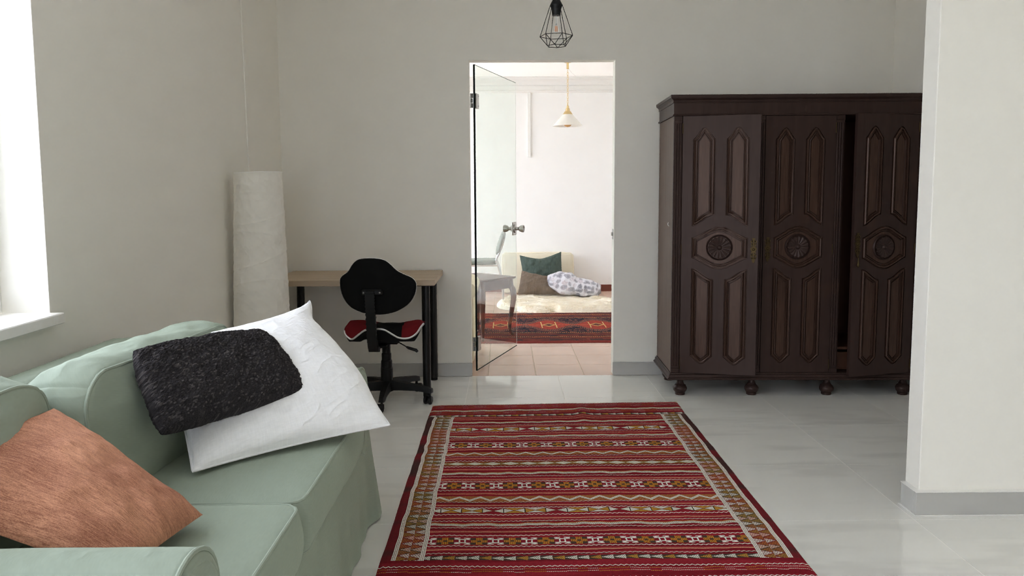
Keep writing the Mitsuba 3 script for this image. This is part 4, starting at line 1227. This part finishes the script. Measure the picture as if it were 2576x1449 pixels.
def tufts(n=22000):
    r = np.random.default_rng(5)
    x0, y0, x1, y1 = sk_poly.bounds
    vs, fs, k = [], [], 0
    import shapely
    q = np.column_stack([r.uniform(x0, x1, n * 2), r.uniform(y0, y1, n * 2)])
    q = q[shapely.contains_xy(sk_poly, q[:, 0], q[:, 1])][:n]
    gi = np.clip(((q[:, 0] - x0) / (x1 - x0) * 119).astype(int), 0, 119)
    gj = np.clip(((q[:, 1] - y0) / (y1 - y0) * 89).astype(int), 0, 89)
    zz = np.maximum(GZ[gi, gj], .003)
    ang = 6.28 * meshkit.fbm(np.column_stack([q * 4, q[:, :1] * 0]), 2, 9) * 2 + r.normal(0, .5, len(q))
    ang = np.where(q[:, 1] < 8.15, -1.57 + r.normal(0, .5, len(q)), ang)
    L = r.uniform(.014, .034, len(q))
    wd_ = r.uniform(.0018, .0042, len(q))
    for i in range(len(q)):
        dx, dy = math.cos(ang[i]), math.sin(ang[i])
        px, py = -dy, dx
        b = np.array([q[i, 0], q[i, 1], zz[i] - .004])
        c1 = b + np.array([dx * L[i] * .45, dy * L[i] * .45, L[i] * .38])
        c2 = b + np.array([dx * L[i], dy * L[i], max(-b[2] + .002, L[i] * .30)])
        w_ = np.array([px, py, 0]) * wd_[i]
        vs += [b - w_, b + w_, c1 - w_ * .8, c1 + w_ * .8, c2]
        fs += [[k, k + 1, k + 3], [k, k + 3, k + 2], [k + 2, k + 3, k + 4]]
        k += 5
    return tm(np.array(vs), fs)
put('fleece', tufts(), 'm_fleece', ss, smooth=False, kind='stuff', label='cream wool tufts')

# dark red oriental rug
def oriental(p, n, uv):
    x, y = uv.x, uv.y          # metres along / across
    w8 = .75 + .5 * noise(x * 120, y * 260)
    fr = noise(x * 45, y * 140, 2.)
    c = mix((.15, .036, .025), (.075, .018, .015), fr)
    streak = noise(x * 12, y * 70, 4.) > .62
    c = dr.select(streak, mi.Color3f(.035, .02, .025), c)
    d = dr.abs(y - .83)
    navy = d < .42
    fleck = noise(x * 70, y * 120, 7.)
    cn = dr.select(fleck > .66, mi.Color3f(.15, .05, .035), mi.Color3f(.012, .012, .019))
    c = dr.select(navy, cn, c)
    f = dr.floor((x - .43) / .452)
    a = 2 * ((x - .43) / .452 - f) - 1      # -1..1, medallion centre at 0
    wv = .235 * dr.square(1 - a * a) + .012
    lin = dr.abs(a)
    fan = (d < wv + .10) & (tri01(x / .016) > .45)
    c = dr.select(navy & fan, mi.Color3f(.16, .07, .05), c)
    red_ = d < wv
    c = dr.select(red_, mix((.25, .042, .028), (.18, .028, .022), fr), c)
    eye_ = (d / .09 + lin / .34) < 1
    c = dr.select(eye_, mi.Color3f(.42, .26, .10), c)
    c = dr.select((d / .065 + lin / .26) < 1, mi.Color3f(.04, .02, .02), c)
    c = dr.select((dr.abs(lin - .30) < .02) & (d < .16) , mi.Color3f(.45, .32, .14), c)
    c = dr.select((d < .006) , mi.Color3f(.45, .10, .05), c)
    for e in (.405, .60):
        c = dr.select((dr.abs(d - e) < .012) & (tri01(x / .018) > .5), mi.Color3f(.36, .20, .08), c)
    c = dr.select((d > .70) & (d < .765) & (noise(x * 14, 3.) > .45) & (tri01(x / .17) > .35), mi.Color3f(.05, .025, .025), c)
    c = dr.select(d > .785, mi.Color3f(.17, .03, .025), c)
    return c * w8
mat('m_oriental', P(oriental), .95, .1)
def slab(x0, x1, y0, y1, th, nx=60, ny=40, amp=.004, seed=1):
    u, v = np.linspace(0, x1 - x0, nx), np.linspace(0, y1 - y0, ny)
    U, V = [q.ravel() for q in np.meshgrid(u, v, indexing='ij')]
    e = np.minimum(np.minimum(U, x1 - x0 - U), np.minimum(V, y1 - y0 - V))
    wx = .012 * (meshkit.fbm(np.column_stack([U * 3, V * 3, U * 0]), 3, seed) - .5)
    top = np.column_stack([x0 + U + wx, y0 + V + wx, .0006 + th * np.clip(e / .01, .3, 1) + amp * meshkit.fbm(np.column_stack([U * 5, V * 5, U * 0]), 2, seed)])
    bot = top.copy()
    bot[:, 2] = .0004
    f = grid_faces(nx, ny)
    idx = np.arange(nx * ny).reshape(nx, ny)
    rim = np.concatenate([idx[:, 0], idx[-1, 1:], idx[-2::-1, -1], idx[0, -2:0:-1]])
    r2, k = np.roll(rim, -1), nx * ny
    sd = np.vstack([np.stack([rim, rim + k, r2], 1), np.stack([r2, rim + k, r2 + k], 1)])
    return tm(np.vstack([top, bot]), np.vstack([f, f[:, ::-1] + k, sd])), np.vstack([np.column_stack([U, V])] * 2)
m, uv = slab(-.255, 1.85, 6.35, 7.93, .009)
put('oriental_rug', m, 'm_oriental', smooth=False, uv=uv, label='dark red and navy oriental rug on the terracotta tiles', cat='rug')

# brass pendant with an opal glass shade
bp_ = thing('pendant_lamp', 'brass chain pendant lamp with a white cone glass shade', 'pendant lamp')
BX, BY = .681, 8.5
put('ceiling_rose', lathe([(0, HF - .0005), (.046, HF - .0005), (.048, HF - .012), (.035, HF - .02), (.013, HF - .022), (.013, HF - .085), (.008, HF - .09), (0, HF - .09)], 28, (BX, BY, 0)), 'm_brass', bp_)
nl = 15
for i in range(nl):
    zc = 2.575 - .03 - i * (.40 - .03) / nl
    th = np.linspace(0, 2 * np.pi, 16, endpoint=False)
    ax = np.array([1, 0, 0]) if i % 2 else np.array([.5, .86, 0])
    pts = np.array([BX, BY, zc]) + np.outer(.0095 * np.cos(th), ax) + np.outer(.0165 * np.sin(th), [0, 0, 1])
    put('chain_link', tube(pts, .0019, 6, True), 'm_brass', bp_)
put('lamp_holder', lathe([(0, 2.20), (.006, 2.20), (.006, 2.185), (.014, 2.18), (.014, 2.155), (.022, 2.152), (.024, 2.125), (.034, 2.122), (.048, 2.098), (.056, 2.092), (.05, 2.088), (0, 2.088)], 28, (BX, BY, 0)), 'm_brass', bp_)
put('lamp_shade', lathe([(.048, 2.094), (.10, 2.035), (.160, 1.968), (.163, 1.965), (.158, 1.966), (.098, 2.031), (.046, 2.089)], 40, (BX, BY, 0)), 'm_opal', bp_, smooth=40)
put('bulb', lathe([(0, 1.953)] + [(.047 * math.sin(a), 2.0 - .047 * math.cos(a)) for a in np.linspace(.2, 2.6, 12)] + [(.015, 2.07), (.014, 2.09)], 28, (BX, BY, 0)), 'm_amber', bp_, smooth=60, label='amber globe bulb')
put('loose_wire', tube(catmull([(BX + .013, BY, 2.575), (BX + .03, BY - .01, 2.545), (BX + .06, BY - .01, 2.515), (BX + .085, BY - .01, 2.495)], 6), [.0025] * 18 + [.006], 6), 'm_white_paint', bp_)

# ivory armchair behind the left door jamb
ac = thing('armchair', 'ivory upholstered armchair behind the door hinge', 'armchair')
def rollarm(x0, x1):
    c = (x0 + x1) / 2
    pts = [(x0 + .02, .04), (x0 + .02, .50)] + [(c - .072 * math.cos(a), .545 + .065 * math.sin(a)) for a in np.linspace(-.5, math.pi + .5, 16)] + [(x1 - .02, .50), (x1 - .02, .04)]
    m = extrude(Polygon(pts), .60)
    return xf(m, mat4((1, 0, 0), (0, 0, 1), (0, -1, 0), (0, 6.10, 0)))
for x0, x1 in ((-.345, -.215), (-.975, -.845)):
    put('arm', rollarm(x0, x1), 'm_ivory', ac, smooth=35)
m, _ = boxcushion(.49, .56, .15, r=.02, crown=.03, side=.01, seed=3)
put('seat_cushion', xf(m, mat4(o=(-.595, 5.78, .375))), 'm_ivory', ac, smooth=60)
put('base', box(-.86, -.33, 5.52, 6.08, .05, .295, .02), 'm_ivory', ac, smooth=False)
m, _ = boxcushion(.49, .56, .14, r=.03, crown=.03, side=.01, seed=6)
put('backrest', xf(m, mat4((1, 0, 0), (0, .15, .988), (0, -.988, .15), (-.595, 6.03, .58))), 'm_ivory', ac, smooth=60)
for x in (-.83, -.36):
    for y in (5.56, 6.04):
        put('leg', cyl((x, y, .0005), (x, y, .052), .018, .022, 14), 'm_table_wood', ac)

# side table with cabriole legs, seen through the glass
tb = thing('side_table', 'dark wooden side table with curved cabriole legs behind the glass door', 'side table')
dd = np.array([.68, .733]); ee = np.array([-.733, .68])
A_ = np.array([-.195, 6.372])
TM = mat4((dd[0], dd[1], 0), (ee[0], ee[1], 0), (0, 0, 1), (A_[0], A_[1], .0125))
SW, SL = .345, .40
put('table_top', xf(cat([box(-.035, SW + .035, -.035, SL + .035, .505, .520, .005), box(-.026, SW + .026, -.026, SL + .026, .498, .506, .002)]), TM), 'm_table_wood', tb, smooth=False)
put('apron', xf(cat([box(.0, SW, -.008, .012, .42, .499, .002), box(.0, SW, SL - .012, SL + .008, .42, .499, .002), box(-.008, .012, 0, SL, .42, .499, .002), box(SW - .012, SW + .008, 0, SL, .42, .499, .002)]), TM), 'm_table_wood', tb, smooth=False)
for x, y in ((0, 0), (SW, 0), (0, SL), (SW, SL)):
    o = np.array([1 if x else -1, 1 if y else -1]) / math.sqrt(2)
    cu = [(0, .50), (.003, .44), (.020, .40), (.026, .34), (.012, .24), (-.006, .13), (-.008, .07), (.010, .022), (.026, .012)]
    pts = catmull([(x + o[0] * a, y + o[1] * a, z) for a, z in cu], 6)
    rr = np.interp(np.linspace(0, 1, len(pts)), [0, .2, .35, .6, .8, .9, 1], [.021, .026, .026, .018, .013, .014, .011])
    put('leg', xf(tube(pts, rr, 12), TM), 'm_table_wood', tb, smooth=60)

# metal chair with grey-green vinyl pads
mc = thing('metal_chair', 'chrome tube chair with grey-green vinyl pads behind the glass door', 'chair')
CXx, CYy = -.10, 8.72
m, _ = boxcushion(.42, .40, .045, r=.018, rc=.06, crown=.012, side=.004, seed=2)
put('seat', xf(m, mat4((.999, 0, .02), (0, 1, 0), (-.02, 0, .999), (CXx - .215, CYy, .475))), 'm_vinyl', mc, smooth=60)
m, _ = boxcushion(.40, .26, .04, r=.018, rc=.06, crown=.014, side=.004, seed=4)
put('backrest', xf(m, mat4((0, 1, 0), (.30, 0, .954), (-.954, 0, .30), (CXx + .045, CYy, .685))), 'm_vinyl', mc, smooth=60)
for sy in (-1, 1):
    y = CYy + sy * .185
    put('rear_leg', tube(catmull([(CXx + .075, y, .74), (CXx + .035, y, .60), (CXx - .008, y, .50), (CXx + .02, y, .42), (CXx + .055, y, .25), (CXx + .075, y, .012)], 8), .011, 10), 'm_chrome', mc)
    put('front_leg', tube(catmull([(CXx + .0, y, .448), (CXx - .2, y, .446), (CXx - .40, y, .445), (CXx - .425, y, .40), (CXx - .43, y, .012)], 8), .011, 10), 'm_chrome', mc)
put('cross_bar', cyl((CXx - .2, CYy - .185, .446), (CXx - .2, CYy + .185, .446), .009, n=10), 'm_chrome', mc)
